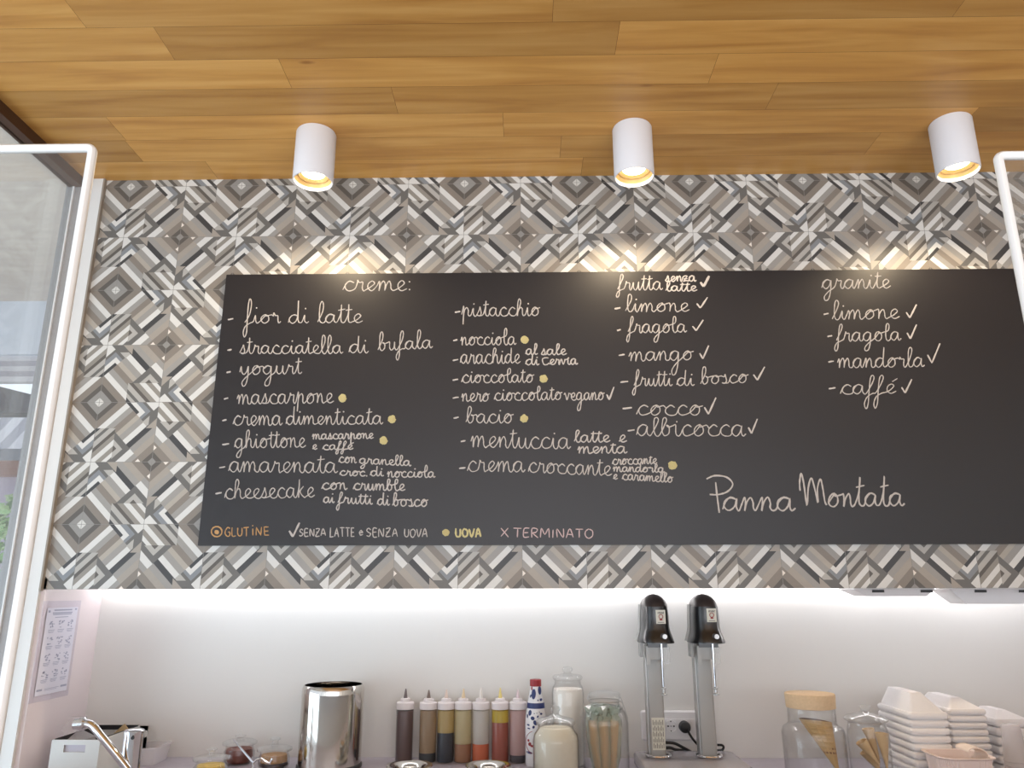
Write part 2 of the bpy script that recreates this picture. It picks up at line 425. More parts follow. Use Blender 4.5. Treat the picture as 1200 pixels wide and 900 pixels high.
# ---- glass wall on the left
wn = obj('window_1', MB().box((XG-.004, YN+.1, .05), (XG+.004, D-.02, CEIL-.035)), 'window', smooth=0); struct(wn)
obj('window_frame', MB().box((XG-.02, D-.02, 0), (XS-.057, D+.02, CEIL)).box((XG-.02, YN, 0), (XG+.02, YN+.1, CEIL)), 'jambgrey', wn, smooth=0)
obj('window_bead', MB().box((XG+.0045, D-.026, 0), (XG+.0095, D-.0205, CEIL-.035)), 'frame', wn, 'thin white bead along the glass edge', smooth=0)

# ---- outside the glass: porch soffit, fascia, beam, awning, brick band, shrubs
def outside():
    YS = atZ(20, 353, CEIL).y
    zf = atY(20, 415, YS).z
    struct(obj('trim_4', MB().box((XG-3, YN, CEIL), (XG-.03, YS, CEIL+.05)), mat('porch_planks', (226, 212, 198), .6, noise=.18, nscale=4, stretch=(1, 9, 1)), smooth=0))
    t = thing('porch_fascia', (XG-1.7, YS, zf), 'pale bluish fascia with a grey slatted edge outside the glass', 'fascia')
    obj('fascia_board', MB().box((XG-3, YS, zf), (XG-.45, YS+.06, CEIL+.05)), mat('fascia_paint', (222, 228, 238), .5), t, smooth=0)
    zf2 = atY(20, 449, YS+.03).z; b = MB()
    for k in range(5): b.box((XG-3, YS+.01+.004*k, zf2+(zf-zf2)*k/5+.0015), (XG-.45, YS+.05, zf2+(zf-zf2)*(k+1)/5), k % 2)
    obj('slatted_edge', b, [mat('slat_light', (214, 212, 216), .6), mat('slat_dark', (176, 174, 182), .6)], t, smooth=0)
    Y2 = 4.4
    p0, p1 = atY(-20, 448, Y2), atY(52, 466, Y2); z1 = atY(20, 484, Y2).z
    b = MB().prism([(p0.x-2, p0.z+.1), (p0.x, p0.z), (p1.x, p1.z), (p1.x, z1), (p0.x-2, z1)], 'y', Y2, Y2+.12)
    b.box((p0.x-1.2, Y2, 0), (p0.x-1.08, Y2+.12, z1))
    tag(obj('porch_beam', b, mat('beam_paint', (52, 56, 64), .5), smooth=0), 'dark beam with sloping end outside the glass', 'beam')
    Y3 = 5.2
    a, c = atY(-40, 486, Y3+.8), atY(60, 528, Y3)
    aw = thing('striped_awning', (a.x, Y3, c.z), 'grey and white striped awning seen through the glass', 'awning')
    b = MB(); x = c.x-3.2; k = 0
    while x < c.x+.25:
        b.add([(x, Y3, c.z), (x+.09, Y3, c.z), (x+.09-.25, Y3+.8, a.z+.12), (x-.25, Y3+.8, a.z+.12), (x, Y3, c.z-.015), (x+.09, Y3, c.z-.015), (x+.09-.25, Y3+.8, a.z+.105), (x-.25, Y3+.8, a.z+.105)],
              [(0, 1, 2, 3), (7, 6, 5, 4), (0, 4, 5, 1), (2, 6, 7, 3), (1, 5, 6, 2), (0, 3, 7, 4)], k % 2); x += .09; k += 1
    obj('canopy', b, [mat('awning_white', (196, 194, 196), .7), mat('awning_grey', (150, 150, 156), .7)], aw, smooth=0)
    obj('valance', MB().box((c.x-3.2, Y3-.02, c.z-.07), (c.x+.3, Y3-.001, c.z+.01)), mat('valance', (120, 124, 132), .7), aw, smooth=0)
    obj('post', MB().box((c.x-2.6, Y3+.2, 0), (c.x-2.52, Y3+.28, c.z-.02)), 'dark', aw, smooth=0)
    Y4 = 6.4
    q0, q1, q2 = atY(10, 532, Y4), atY(10, 556, Y4), atY(10, 600, Y4)
    h = thing('neighbour_house', (q0.x-1, Y4+.5, 0), 'lilac house wall with a brick red eaves band beyond the awning', 'house')
    obj('wall', MB().box((q0.x-4, Y4+.15, 0), (q0.x+1.5, Y4+1, q1.z+.02)), mat('lilac_wall', (206, 196, 214), .7), h, smooth=0)
    obj('eaves', MB().box((q0.x-4.2, Y4, q1.z), (q0.x+1.6, Y4+1.1, q0.z+.1)), mat('brick_red', (150, 104, 88), .7, noise=.1), h, smooth=0)
    g = [mat('leaf_green', (150, 190, 128), .6), mat('leaf_light', (200, 224, 172), .6), mat('leaf_dark', (92, 128, 84), .6)]
    rnd = random.Random(5)
    for (px, py, Y, r, hh, lab) in ((-8, 640, 4.4, .5, 1.0, 'pale green leafy shrub outside the glass, left one'), (32, 625, 6.0, .38, 1.0, 'yellow green leafy shrub beside the white frame')):
        top = atY(px, 572, Y); base = Vector((top.x, Y, 0))
        s = thing('leafy_shrub', base, lab, 'shrub', 'shrubs outside the glass')
        zc = top.z*.5
        b = MB()
        for k in range(1500):
            th = rnd.uniform(0, 2*math.pi); cz = rnd.uniform(-1, 1); rr = rnd.uniform(.6, 1)**.5
            c0 = Vector((base.x+r*rr*math.cos(th)*math.sqrt(1-cz*cz), Y+r*rr*math.sin(th)*math.sqrt(1-cz*cz), zc+zc*.98*rr*cz))
            d = Vector((rnd.uniform(-1, 1), rnd.uniform(-1, 1), rnd.uniform(-.6, 1))).normalized(); e = d.orthogonal().normalized()
            L = rnd.uniform(.05, .09); n_ = d.cross(e)*.008
            b.add([c0, c0+d*L*.5+e*L*.3+n_, c0+d*L, c0+d*L*.5-e*L*.3+n_], [(0, 1, 2, 3)], rnd.choice((0, 0, 1, 1, 2)))
        obj('foliage', b, g, s, smooth=0)
        obj('stem', MB().tube([base, base+Vector((0, 0, zc*.6))], .03), mat('bark', (84, 70, 56), .9), s)
outside()

# ================================================================== lamps
def lamp(cx, ytop, cyb, lit, label):
    p = atZ(cx, ytop, CEIL); s = ppm(p)
    r = 23.2/ppm(Vector((p.x, p.y, p.z-.12)))
    zb = atY(cx, cyb, p.y).z
    c = (p.x, p.y)
    L = thing('ceiling_spotlight', (p.x, p.y, CEIL), label, 'lamp', 'cylindrical ceiling spotlights')
    obj('housing', MB().lathe(c, [(0, CEIL-.0005), (r*.97, CEIL-.0005), (r, CEIL-.004), (r, zb+.003), (r*.985, zb), (r*.93, zb), (r*.92, zb+.004), (r*.92, zb+.03), (0, zb+.03)], 48), 'lampwhite', L)
    gold = M.setdefault('lampring', mat('lamp_reflector', (214, 178, 118), .4, .3))
    obj('reflector_ring', MB().lathe(c, [(r*.915, zb+.010), (r*.80, zb+.020), (r*.72, zb+.019), (r*.58, zb+.0258), (r*.58, zb+.029), (r*.90, zb+.0292)], 40), gold, L)
    bulb = M.setdefault('bulb', mat('lit_bulb', (255, 240, 215), .4, emit=(1, .84, .58), estr=14)) if lit else 'white'
    obj('bulb', MB().lathe(c, [(0, zb+.025), (r*.4, zb+.0252), (r*.56, zb+.0262), (r*.56, zb+.029), (0, zb+.029)], 36), bulb, L)
    if lit:
        l = bpy.data.lights.new('bulb_light', 'SPOT'); l.energy = LAMP_W; l.color = (1, .80, .54); l.spot_size = math.radians(152); l.spot_blend = .55; l.shadow_soft_size = .02
        o = bpy.data.objects.new('bulb_light', l); C.collection.objects.link(o); o.parent = L; o.location = (0, 0, zb+.011-CEIL)
    return L
lamp(371, 157, 213, True, 'white cylindrical ceiling spotlight above the word creme, leftmost lit one')
lamp(740.5, 151, 208, True, 'white cylindrical ceiling spotlight above the frutta list, middle lit one')
lamp(1113, 144, 202, True, 'white cylindrical ceiling spotlight at right, beside the right screen')

ls = obj('led_strip', MB().box((XS+.02, DB-.032, PB+.009), (XR-.02, DB-.020, PB+.0195)), mat('led_light', (255, 255, 255), .5, emit=(1, .965, .985), estr=LED_E), smooth=0)
tag(ls, 'white LED strip glowing under the tiled bulkhead', 'light strip')

# ================================================================== chalkboard
YB = D-.012
def board():
    tl, bl = atY(265, 322, YB), atY(232, 640, YB)
    x0, x1, z0, z1 = (tl.x+bl.x)/2, .78*D, atY(700, 638.3, YB).z, atY(700, 318.5, YB).z
    B = thing('chalkboard', ((x0+x1)/2, D, z0), 'long black chalkboard with handwritten ice cream flavours on the tiled bulkhead', 'chalkboard')
    pm = mat('blackboard_surface', (28, 26, 29), .40, noise=.10, nscale=5, bump=.05, spec=.5)
    obj('board_panel', MB().box((x0, YB, z0), (x1, D-.0006, z1)), pm, B, smooth=0)
    return B
BOARD = board()
def chalk_mat(name, col):
    m = mat(name, col, .9, noise=.16, nscale=420); return m
CH = {'w': chalk_mat('chalk_white', (184, 177, 172)), 'y': chalk_mat('chalk_yellow', (192, 180, 130)), 'o': chalk_mat('chalk_orange', (190, 148, 98)), 'p': chalk_mat('chalk_pink', (198, 174, 174))}
# glyph: (advance, [strokes]) in x-heights; the first stroke flows into the next letter
G = {
 'a': (1.12, [[(0, .1), (.16, .66), (.44, 1.0), (.76, .88), (.45, 1.0), (.12, .72), (.10, .28), (.38, .0), (.68, .32), (.80, .9), (.79, .3), (.93, .02), (1.12, .2)]]),
 'b': (.98, [[(0, .1), (.42, 1.2), (.52, 1.95), (.38, 2.3), (.22, 1.9), (.16, .5), (.36, .0), (.68, .25), (.68, .8), (.5, .95), (.66, .8), (.98, .92)]]),
 'c': (.92, [[(0, .1), (.22, .72), (.54, 1.02), (.82, .80), (.54, 1.0), (.22, .72), (.18, .28), (.46, .0), (.92, .18)]]),
 'd': (1.15, [[(0, .1), (.16, .66), (.44, 1.0), (.76, .86), (.45, 1.0), (.12, .72), (.10, .28), (.38, .0), (.7, .4), (.82, 1.3), (.86, 2.3), (.82, 1.2), (.82, .3), (.96, .02), (1.15, .2)]]),
 'e': (.86, [[(0, .1), (.38, .36), (.68, .76), (.48, 1.0), (.2, .72), (.2, .25), (.48, .0), (.86, .22)]]),
 'f': (.72, [[(0, .1), (.4, 1.0), (.58, 1.9), (.46, 2.3), (.3, 1.8), (.2, .3), (.14, -.8), (-.04, -1.2), (-.16, -.8), (.04, -.25), (.45, .05), (.72, .3)]]),
 'g': (1.12, [[(0, .1), (.16, .66), (.44, 1.0), (.76, .88), (.45, 1.0), (.12, .72), (.10, .28), (.38, .0), (.68, .32), (.80, .92), (.76, -.3), (.58, -1.1), (.28, -1.2), (.24, -.8), (.62, -.25), (1.12, .2)]]),
 'h': (1.04, [[(0, .1), (.42, 1.2), (.52, 1.95), (.38, 2.3), (.22, 1.9), (.16, .9), (.14, .0), (.26, .65), (.52, 1.0), (.68, .75), (.7, .25), (.84, .0), (1.04, .2)]]),
 'i': (.58, [[(0, .2), (.22, .95), (.22, .3), (.38, .0), (.58, .2)], ['dot', .3, 1.55]]),
 'k': (.95, [[(0, .1), (.2, 1.0), (.26, 2.1), (.2, 1.0), (.18, .0), (.22, .5), (.68, 1.15), (.34, .55), (.74, .02), (.95, .2)]]),
 'l': (.62, [[(0, .1), (.42, 1.2), (.52, 1.95), (.38, 2.3), (.22, 1.9), (.18, .5), (.36, .0), (.62, .2)]]),
 'm': (1.42, [[(0, .5), (.16, .98), (.2, .5), (.16, .0), (.28, .62), (.5, 1.0), (.62, .62), (.6, .0), (.72, .62), (.94, 1.0), (1.07, .6), (1.08, .22), (1.22, .0), (1.42, .2)]]),
 'n': (1.0, [[(0, .5), (.16, .98), (.2, .5), (.16, .0), (.28, .62), (.52, 1.0), (.65, .6), (.66, .22), (.8, .0), (1.0, .2)]]),
 'o': (1.02, [[(.1, .3), (.55, .98), (.3, .92), (.12, .55), (.2, .12), (.48, .0), (.76, .3), (.74, .8), (.52, 1.0), (.6, .82), (1.02, .96)]]),
 'p': (1.04, [[(0, .2), (.24, 1.25), (.22, .2), (.14, -1.1), (.2, .0), (.32, .7), (.56, 1.0), (.72, .7), (.72, .22), (.86, .0), (1.04, .2)]]),
 'r': (.82, [[(0, .2), (.2, .85), (.22, 1.1), (.34, .86), (.58, .86), (.56, .3), (.66, .0), (.82, .2)]]),
 's': (.72, [[(0, .1), (.3, .8), (.38, 1.1), (.44, .75), (.52, .3), (.34, .0), (.1, .1), (.34, .02), (.72, .2)]]),
 't': (.62, [[(0, .2), (.26, 1.1), (.31, 2.0), (.27, 1.1), (.27, .3), (.42, .0), (.62, .2)], [(.02, 1.4), (.62, 1.5)]]),
 'u': (1.04, [[(0, .2), (.2, .95), (.2, .3), (.4, .0), (.64, .3), (.74, .95), (.74, .3), (.86, .0), (1.04, .2)]]),
 'v': (.94, [[(0, .7), (.14, .96), (.3, .4), (.44, .02), (.62, .5), (.72, .95), (.7, .82), (.94, .9)]]),
 'y': (1.05, [[(0, .3), (.14, .95), (.2, .3), (.4, .04), (.64, .35), (.76, .95), (.72, -.3), (.52, -1.1), (.26, -1.2), (.22, -.8), (.6, -.25), (1.05, .2)]]),
 'z': (.82, [[(.05, .9), (.62, .95), (.08, .04), (.4, .12), (.82, .1)], [(.1, .5), (.62, .5)]]),
 'é': (.86, [[(0, .1), (.38, .36), (.68, .76), (.48, 1.0), (.2, .72), (.2, .25), (.48, .0), (.86, .22)], [(.55, 1.35), (.95, 1.75)]]),
 ':': (.4, [['dot', .2, .9], ['dot', .2, .1]]), '.': (.3, [['dot', .15, .05]]),
 # capitals
 'P': (1.5, [[(.55, 1.9), (.62, 1.0), (.78, -.25)], [(0, 2.1), (.5, 2.32), (1.2, 2.25), (1.6, 1.75), (1.3, 1.25), (.75, 1.05), (.2, 1.0)]]),
 'M': (2.0, [[(.05, 1.1), (.02, 1.7), (.12, 2.35), (.3, 1.6), (.55, .0), (.62, 1.3), (.85, 2.0), (1.05, 1.4), (1.35, .2), (1.3, 1.2), (1.5, 1.95), (1.68, 1.3), (1.85, .3), (2.0, .05)]]),
 'C': (1.15, [[(1.0, 1.7), (.5, 1.85), (.1, 1.0), (.3, .1), (.75, .0), (1.1, .3)]]),
}
BL = {  # block capitals, height 1
 'G': (.75, [[(.68, .85), (.4, 1.0), (.1, .7), (.08, .3), (.35, .0), (.66, .12), (.66, .45), (.4, .45)]]), 'L': (.6, [[(.1, 1), (.08, 0), (.58, .02)]]),
 'U': (.75, [[(.08, 1), (.1, .25), (.36, .0), (.62, .25), (.66, 1)]]), 'T': (.7, [[(.35, .95), (.35, 0)], [(0, 1), (.7, .97)]]), 'I': (.3, [[(.15, .9), (.15, 0)]]), 'İ': (.3, [[(.15, .8), (.15, 0)], ['dot', .15, 1.2]]),
 'N': (.75, [[(.08, 0), (.1, 1), (.62, .0), (.66, 1)]]), 'E': (.62, [[(.56, 1), (.1, 1), (.1, .02), (.58, .0)], [(.1, .52), (.5, .54)]]), 'S': (.65, [[(.58, .85), (.35, 1), (.1, .78), (.3, .54), (.55, .32), (.35, .02), (.05, .1)]]),
 'Z': (.7, [[(.08, 1), (.6, .98), (.06, .02), (.66, .0)], [(.16, .5), (.52, .5)]]), 'A': (.75, [[(.02, 0), (.36, 1), (.68, 0)], [(.14, .36), (.58, .36)]]), 'O': (.8, [[(.4, 1), (.1, .75), (.1, .25), (.4, .0), (.7, .25), (.7, .75), (.4, 1)]]),
 'V': (.72, [[(.02, 1), (.34, 0), (.7, 1)]]), 'R': (.68, [[(.1, 0), (.1, 1), (.45, .98), (.58, .76), (.42, .54), (.12, .5), (.62, .0)]]), 'M': (.9, [[(.06, 0), (.12, 1), (.45, .3), (.76, 1), (.84, 0)]]), 'X': (.8, [[(.02, 1), (.8, .0)], [(.78, 1), (.0, .02)]]),
 'e': (.55, [[(.08, .4), (.45, .42), (.28, .72), (.08, .4), (.2, .05), (.5, .12)]]),
}
SHARP = set('LTIİNEZAVRMX')
rndw = random.Random(11)
def ribbon(b, pts, w, depth=.0012):
    """raised chalk stroke: pts are points on the board"""
    n = len(pts)
    for i in range(n):
        t = pts[min(i+1, n-1)]-pts[max(i-1, 0)]
        if t.length < 1e-7: t = Vector((1, 0, 0))
        t.normalize(); nn = Vector((-t.z, 0, t.x))
        ww = w*rndw.uniform(.78, 1.15)*(.75 if i in (0, n-1) else 1)
        p = pts[i]
        b.v += [p+nn*ww, p+Vector((0, -depth, 0)), p-nn*ww]
    o = len(b.v)-3*n
    for i in range(n-1):
        a = o+3*i; c = a+3
        b.f += [[a, c, c+1, a+1], [a+1, c+1, c+2, a+2]]; b.m += [0, 0]
def bp(px, py): p = atY(px, py, YB); p.y = YB-.0002; return p
def blob(b, px, py, r):
    pts = [bp(px+r*rndw.uniform(.85, 1.12)*math.cos(a), py+r*rndw.uniform(.8, 1.1)*math.sin(a)) for a in [2*math.pi*k/14 for k in range(14)]]
    c = bp(px, py)+Vector((0, -.001, 0)); o = len(b.v); b.v += pts+[c]
    for k in range(14): b.f.append([o+k, o+(k+1) % 14, o+14]); b.m.append(0)
def layout(text, font):
    x = 0; strokes = []; cur = None
    for ch in text:
        if ch == ' ':
            if cur: strokes.append(cur)
            cur = None; x += .75 if font is G else .45; continue
        adv, st = font[ch]
        for j, s in enumerate(st):
            if s[0] == 'dot': strokes.append(('dot', x+s[1], s[2])); continue
            q = [(x+p[0], p[1]) for p in s]
            if j == 0 and font is G and ch not in 'PMC':
                if cur:
                    if cur[-1][1] > .7 and q[0][1] < .7: q = q[1:]
                    else: cur = cur[:-1]
                    cur = cur+q
                else: cur = q
            else:
                strokes.append(q)
        x += adv + (0 if font is G else .12)
    if cur: strokes.append(cur)
    return x, strokes
def write(b, text, x0, x1, y0, y1, xh, w=.64, asc=1.0, desc=1.0, font=G, dotr=.9):
    """text between picture columns x0..x1, baseline y0->y1, small letters xh pixels tall"""
    adv, strokes = layout(text, font)
    sx = (x1-x0)/adv
    def mp(x, y):
        if y > 1: y = 1+(y-1)*asc
        elif y < 0: y *= desc
        px = x0+x*sx; return (px, y0+(y1-y0)*(px-x0)/max(1, x1-x0)-y*xh)
    for s in strokes:
        if s[0] == 'dot': blob(b, *mp(s[1], s[2]), dotr); continue
        jit = .03 if font is G else .05
        q = [mp(x+rndw.uniform(-jit, jit)*.6, y+rndw.uniform(-jit, jit)) for x, y in s]
        if font is BL and (s is not None) and not any(c in text for c in 'GSOU') : pts = [Vector((*p, 0)) for p in q]; dense = []; [dense.extend([a.lerp(c, t/4) for t in range(4)]) for a, c in zip(pts, pts[1:])]; dense.append(pts[-1])
        else: dense = catmull(q, 5 if font is G else 4)
        ribbon(b, [bp(p.x, p.y) for p in dense], w/ppm(bp(q[0][0], q[0][1])))
def dash(b, x0, x1, y, w=1.0):
    ribbon(b, [bp(x0+(x1-x0)*t/4, y+.6-1.2*t/4+rndw.uniform(-.2, .2)) for t in range(5)], w/ppm(bp(x0, y)))
def tick(b, x0, x1, yt, yb, w=1.0):
    h = yb-yt; xm = x0+(x1-x0)*.35
    for a, c in (((x0, yb-.42*h), (xm, yb)), ((xm, yb), (x1, yt))):
        ribbon(b, [bp(a[0]+(c[0]-a[0])*t/4, a[1]+(c[1]-a[1])*t/4) for t in range(5)], w/ppm(bp(x0, yb)))
def entry(lab, col, *ops):
    b = MB()
    for op in ops: op[0](b, *op[1:-1], **(op[-1] if isinstance(op[-1], dict) else {})) if isinstance(op[-1], dict) else op[0](b, *op[1:])
    return obj('chalk_lettering', b, CH[col], BOARD, lab, smooth=60)
def egg(px, py, r=4.8):
    b = MB(); blob(b, px, py, r)
    pts = [(px+r*(1-k/26)*math.cos(k*.9), py+r*(1-k/26)*math.sin(k*.9)) for k in range(24)]
    ribbon(b, [bp(*p)+Vector((0, -.0006, 0)) for p in pts], .6/ppm(bp(px, py)))
    obj('chalk_dot', b, CH['y'], BOARD, 'yellow chalk dot', smooth=60)
W = write; K = dict
entry('heading creme in white chalk', 'w', (W, 'creme:', 402, 483, 341, 340.5, 11.5))
entry('line fior di latte', 'w', (dash, 267, 273.5, 374), (W, 'fior', 287, 329, 379, 378.5, 10, K(asc=1.45, desc=1.35)), (W, 'di', 338, 362, 379, 378.5, 10, K(asc=1.25)), (W, 'latte', 372, 425, 378.5, 378, 10, K(asc=1.15)))
entry('line stracciatella di bufala', 'w', (dash, 266.5, 271.5, 410), (W, 'stracciatella', 281, 402, 414.5, 414, 9.5, K(asc=.95)), (W, 'di', 409, 432, 413.5, 413.5, 10, K(asc=.75)), (W, 'bufala', 443, 507, 411, 407.5, 9.5, K(asc=1.0, desc=1.1)))
entry('line yogurt', 'w', (dash, 265.5, 270.5, 436), (W, 'yogurt', 281, 354, 439, 438, 10, K(asc=.9, desc=1.1)))
entry('line mascarpone', 'w', (dash, 262.5, 267.5, 467), (W, 'mascarpone', 278, 391, 473.5, 472, 11, K(desc=.8))); egg(401.3, 466.7)
entry('line crema dimenticata', 'w', (dash, 260.5, 265.5, 492.5), (W, 'crema', 273, 331, 498.5, 498, 11), (W, 'dimenticata', 335, 449, 497.5, 497, 10, K(asc=.85))); egg(459.2, 491.2)
entry('line ghiottone mascarpone e caffé', 'w', (dash, 260.5, 268.5, 520.5), (W, 'ghiottone', 275, 358.5, 525, 524, 11, K(asc=.7, desc=.85)), (W, 'mascarpone', 366, 438, 514.8, 513.8, 6, K(w=.7, desc=.9)), (W, 'e', 366, 372, 526.5, 526.5, 5.5, K(w=.7)), (W, 'caffé', 378, 414, 527, 526.5, 5.5, K(w=.7, asc=.6, desc=.8))); egg(449.5, 516.3)
entry('line amarenata con granella croc. di nocciola', 'w', (dash, 257, 264, 547.5), (W, 'amarenata', 268, 396, 553, 554, 12, K(asc=.62)), (W, 'con', 397, 418, 542, 542.5, 6.5, K(w=.7)), (W, 'granella', 421, 482, 543, 546, 6, K(w=.7, asc=.75, desc=.8)), (W, 'croc.', 398, 431, 557, 558, 5.5, K(w=.7)), (W, 'di', 434, 450, 557.5, 558, 6, K(w=.7, asc=.7)), (W, 'nocciola', 454, 510, 559, 559.5, 6.5, K(w=.7, asc=.9)))
entry('line cheesecake con crumble ai frutti di bosco', 'w', (dash, 252.5, 260, 578), (W, 'cheesecake', 263, 369, 584.5, 582.5, 11.5, K(asc=.75)), (W, 'con', 377, 407, 573.5, 573.5, 7.5, K(w=.75)), (W, 'crumble', 414, 475, 574, 575, 7.5, K(w=.75, asc=.6)), (W, 'ai', 379, 392, 589, 589, 6.5, K(w=.75)), (W, 'frutti', 396, 437, 589.5, 591, 7, K(w=.75, asc=.65, desc=1.0)), (W, 'di', 442, 457, 591.5, 592, 7, K(w=.75, asc=.85)), (W, 'bosco', 460, 502, 593, 593.5, 8, K(w=.75, asc=.75)))
entry('line pistacchio', 'w', (dash, 533, 539.5, 365.5), (W, 'pistacchio', 541, 633, 370.5, 370, 10, K(asc=.75, desc=.9)))
entry('line nocciola', 'w', (dash, 531, 536, 398.8), (W, 'nocciola', 540, 605, 404.5, 404, 9.5, K(asc=.8))); egg(614.8, 398)
entry('line arachide al sale di Cervia', 'w', (dash, 530.5, 537, 421.8), (W, 'arachide', 539.5, 610, 426, 425.5, 10.5, K(asc=.55)), (W, 'al', 616, 630, 415.5, 415.5, 6.5, K(w=.75, asc=.75)), (W, 'sale', 634, 664, 415.8, 415.5, 6.5, K(w=.75, asc=.75)), (W, 'di', 616, 632, 427.5, 427.5, 6.5, K(w=.75, asc=.6)), (W, 'Cervia', 635, 677, 427.5, 427, 6.5, K(w=.75, asc=.3)))
entry('line cioccolato', 'w', (dash, 530.5, 537, 445), (W, 'cioccolato', 541, 626, 448.5, 448, 9, K(asc=.65))); egg(637, 443.8)
entry('line nero cioccolato vegano with a tick', 'w', (dash, 530.5, 537.5, 466), (W, 'nero', 541, 574, 470.5, 470, 9), (W, 'cioccolato', 579, 659, 469.5, 468.5, 9, K(asc=.62)), (W, 'vegano', 661, 708.5, 468.8, 468.5, 8.5, K(desc=1.2)), (tick, 711, 719.5, 453.5, 468.5))
entry('line bacio', 'w', (dash, 531.5, 537.5, 489.5), (W, 'bacio', 546, 602, 495.8, 495.5, 10.5, K(asc=.65))); egg(614, 490.5)
entry('line mentuccia latte e menta', 'w', (dash, 540, 545.5, 517), (W, 'mentuccia', 552, 669, 524, 526, 13, K(asc=.65)), (W, 'latte', 673, 715, 518, 518, 8, K(w=.75, asc=.55)), (W, 'e', 725, 734.5, 518, 518, 8, K(w=.75)), (W, 'menta', 677, 735, 531.5, 531, 8, K(w=.75, asc=.45)))
entry('line crema croccante with croccante mandorla e caramello', 'w', (dash, 538, 545.5, 548.5), (W, 'crema', 547.5, 615.5, 552.5, 553, 12), (W, 'croccante', 619, 717, 553.5, 557.5, 11.5, K(asc=.6)), (W, 'croccante', 717.5, 770, 544.5, 543.5, 6.3, K(w=.7, asc=.4)), (W, 'mandorla', 718.5, 779, 552.5, 553.5, 5.5, K(w=.7, asc=.5)), (W, 'e', 718.5, 724, 561.5, 561.5, 5.5, K(w=.7)), (W, 'caramello', 729, 789, 562, 565.5, 6.5, K(w=.7, asc=.55))); egg(788, 545.2, 5.4)
entry('heading frutta senza latte with a tick', 'w', (W, 'frutta', 724, 776.5, 340, 339.5, 9.5, K(asc=.75, desc=.75)), (W, 'senza', 779.5, 816, 330, 329.5, 6.2, K(w=.8)), (W, 'latte', 780, 817, 341, 341, 6, K(w=.8, asc=.6)), (tick, 821, 831, 323.5, 336, K(w=1.5)))
entry('fruit line limone with a tick', 'w', (dash, 720, 727, 361.3), (W, 'limone', 733, 808, 365.5, 365, 9.8, K(asc=.85)), (tick, 816.5, 829, 348.5, 361))
entry('fruit line fragola with a tick', 'w', (dash, 723, 727.5, 386.8), (W, 'fragola', 736, 805, 390, 389.5, 9.8, K(asc=.72, desc=.95)), (tick, 811.5, 824, 375, 387.5))
entry('fruit line mango with a tick', 'w', (dash, 725, 732, 416), (W, 'mango', 737, 813, 423.2, 421.5, 10.5, K(desc=1.35)), (tick, 820, 830.5, 405, 420.5))
entry('fruit line frutti di bosco with a tick', 'w', (dash, 727, 736, 447.5), (W, 'frutti', 743, 788, 452.5, 452, 9.5, K(asc=.8, desc=.95)), (W, 'di', 793, 814, 452, 452, 9, K(asc=.8)), (W, 'bosco', 821, 877, 450.5, 448, 9.5, K(asc=.9)), (tick, 883, 896, 430, 445.5))
entry('fruit line cocco with a tick', 'w', (dash, 729.5, 740.5, 478.3), (W, 'cocco', 746, 823.5, 486.5, 486.5, 11.5), (tick, 825.5, 839, 466, 485.5))
entry('fruit line albicocca with a tick', 'w', (dash, 735.5, 743.5, 504.5), (W, 'albicocca', 746, 874, 510.8, 511, 13, K(asc=.5)), (tick, 877, 887.5, 491, 508))
entry('heading granite', 'w', (W, 'granite', 963, 1044, 338.5, 337.5, 10.5, K(asc=.75, desc=1.05)))
entry('granita line limone with a tick', 'w', (dash, 965, 971, 368), (W, 'limone', 975, 1054, 374.8, 373, 10.8, K(asc=.85)), (tick, 1062, 1074, 357, 372.5))
entry('granita line fragola with a tick', 'w', (dash, 969.5, 975, 394), (W, 'fragola', 980, 1056, 400, 398.8, 10.2, K(asc=.75, desc=.95)), (tick, 1063, 1074, 380.5, 397))
entry('granita line mandorla with a tick', 'w', (dash, 970.5, 977, 423.8), (W, 'mandorla', 981.5, 1083.5, 431, 430, 11, K(asc=.85)), (tick, 1087, 1101.5, 402.5, 425.5))
entry('granita line caffé with a tick', 'w', (dash, 971, 979, 455), (W, 'caffé', 985, 1050, 462.2, 461, 11, K(asc=.75, desc=1.3)), (tick, 1056.5, 1068.5, 444.5, 460.5))
entry('large words Panna Montata', 'w', (W, 'P', 828, 857, 597, 597, 17, K(w=1.0)), (W, 'anna', 847, 932, 598.5, 598.5, 15.5, K(w=.95)), (W, 'M', 937, 969, 592.5, 592.5, 16, K(w=.95)), (W, 'ontata', 969, 1060, 593.5, 592.5, 14.5, K(w=.95, asc=1.35)))
# legend along the bottom edge
lg = MB()
ribbon(lg, [bp(254+6.3*math.cos(a*.5), 623+6*math.sin(a*.5)) for a in range(14)], .8/ppm(bp(254, 623))); blob(lg, 254, 623.5, 2.8)
write(lg, 'GLUT', 263.5, 293, 628.5, 628, 10, font=BL); write(lg, 'İNE', 294.5, 317, 627.5, 627, 9.5, font=BL, dotr=.8)
obj('chalk_lettering', lg, CH['o'], BOARD, 'orange legend mark and word GLUTINE', smooth=60)
entry('white legend words SENZA LATTE e SENZA UOVA with a tick', 'w', (tick, 339, 351, 612.5, 629, K(w=1.2)), (W, 'SENZA', 350.5, 383, 628.5, 628, 8.5, K(font=BL)), (W, 'LATTE', 386.5, 416.5, 629, 629, 10.5, K(font=BL)), (W, 'e', 420, 427.5, 627.5, 627.5, 9, K(font=BL)), (W, 'SENZA', 429, 467.5, 629, 628.5, 9.5, K(font=BL)), (W, 'UOVA', 473.5, 502, 629.5, 629, 9.5, K(font=BL)))
egg(522.5, 624, 4.3)
entry('yellow legend word UOVA', 'y', (W, 'UOVA', 533.5, 565, 629.5, 629.5, 10, K(font=BL, w=1.1)))
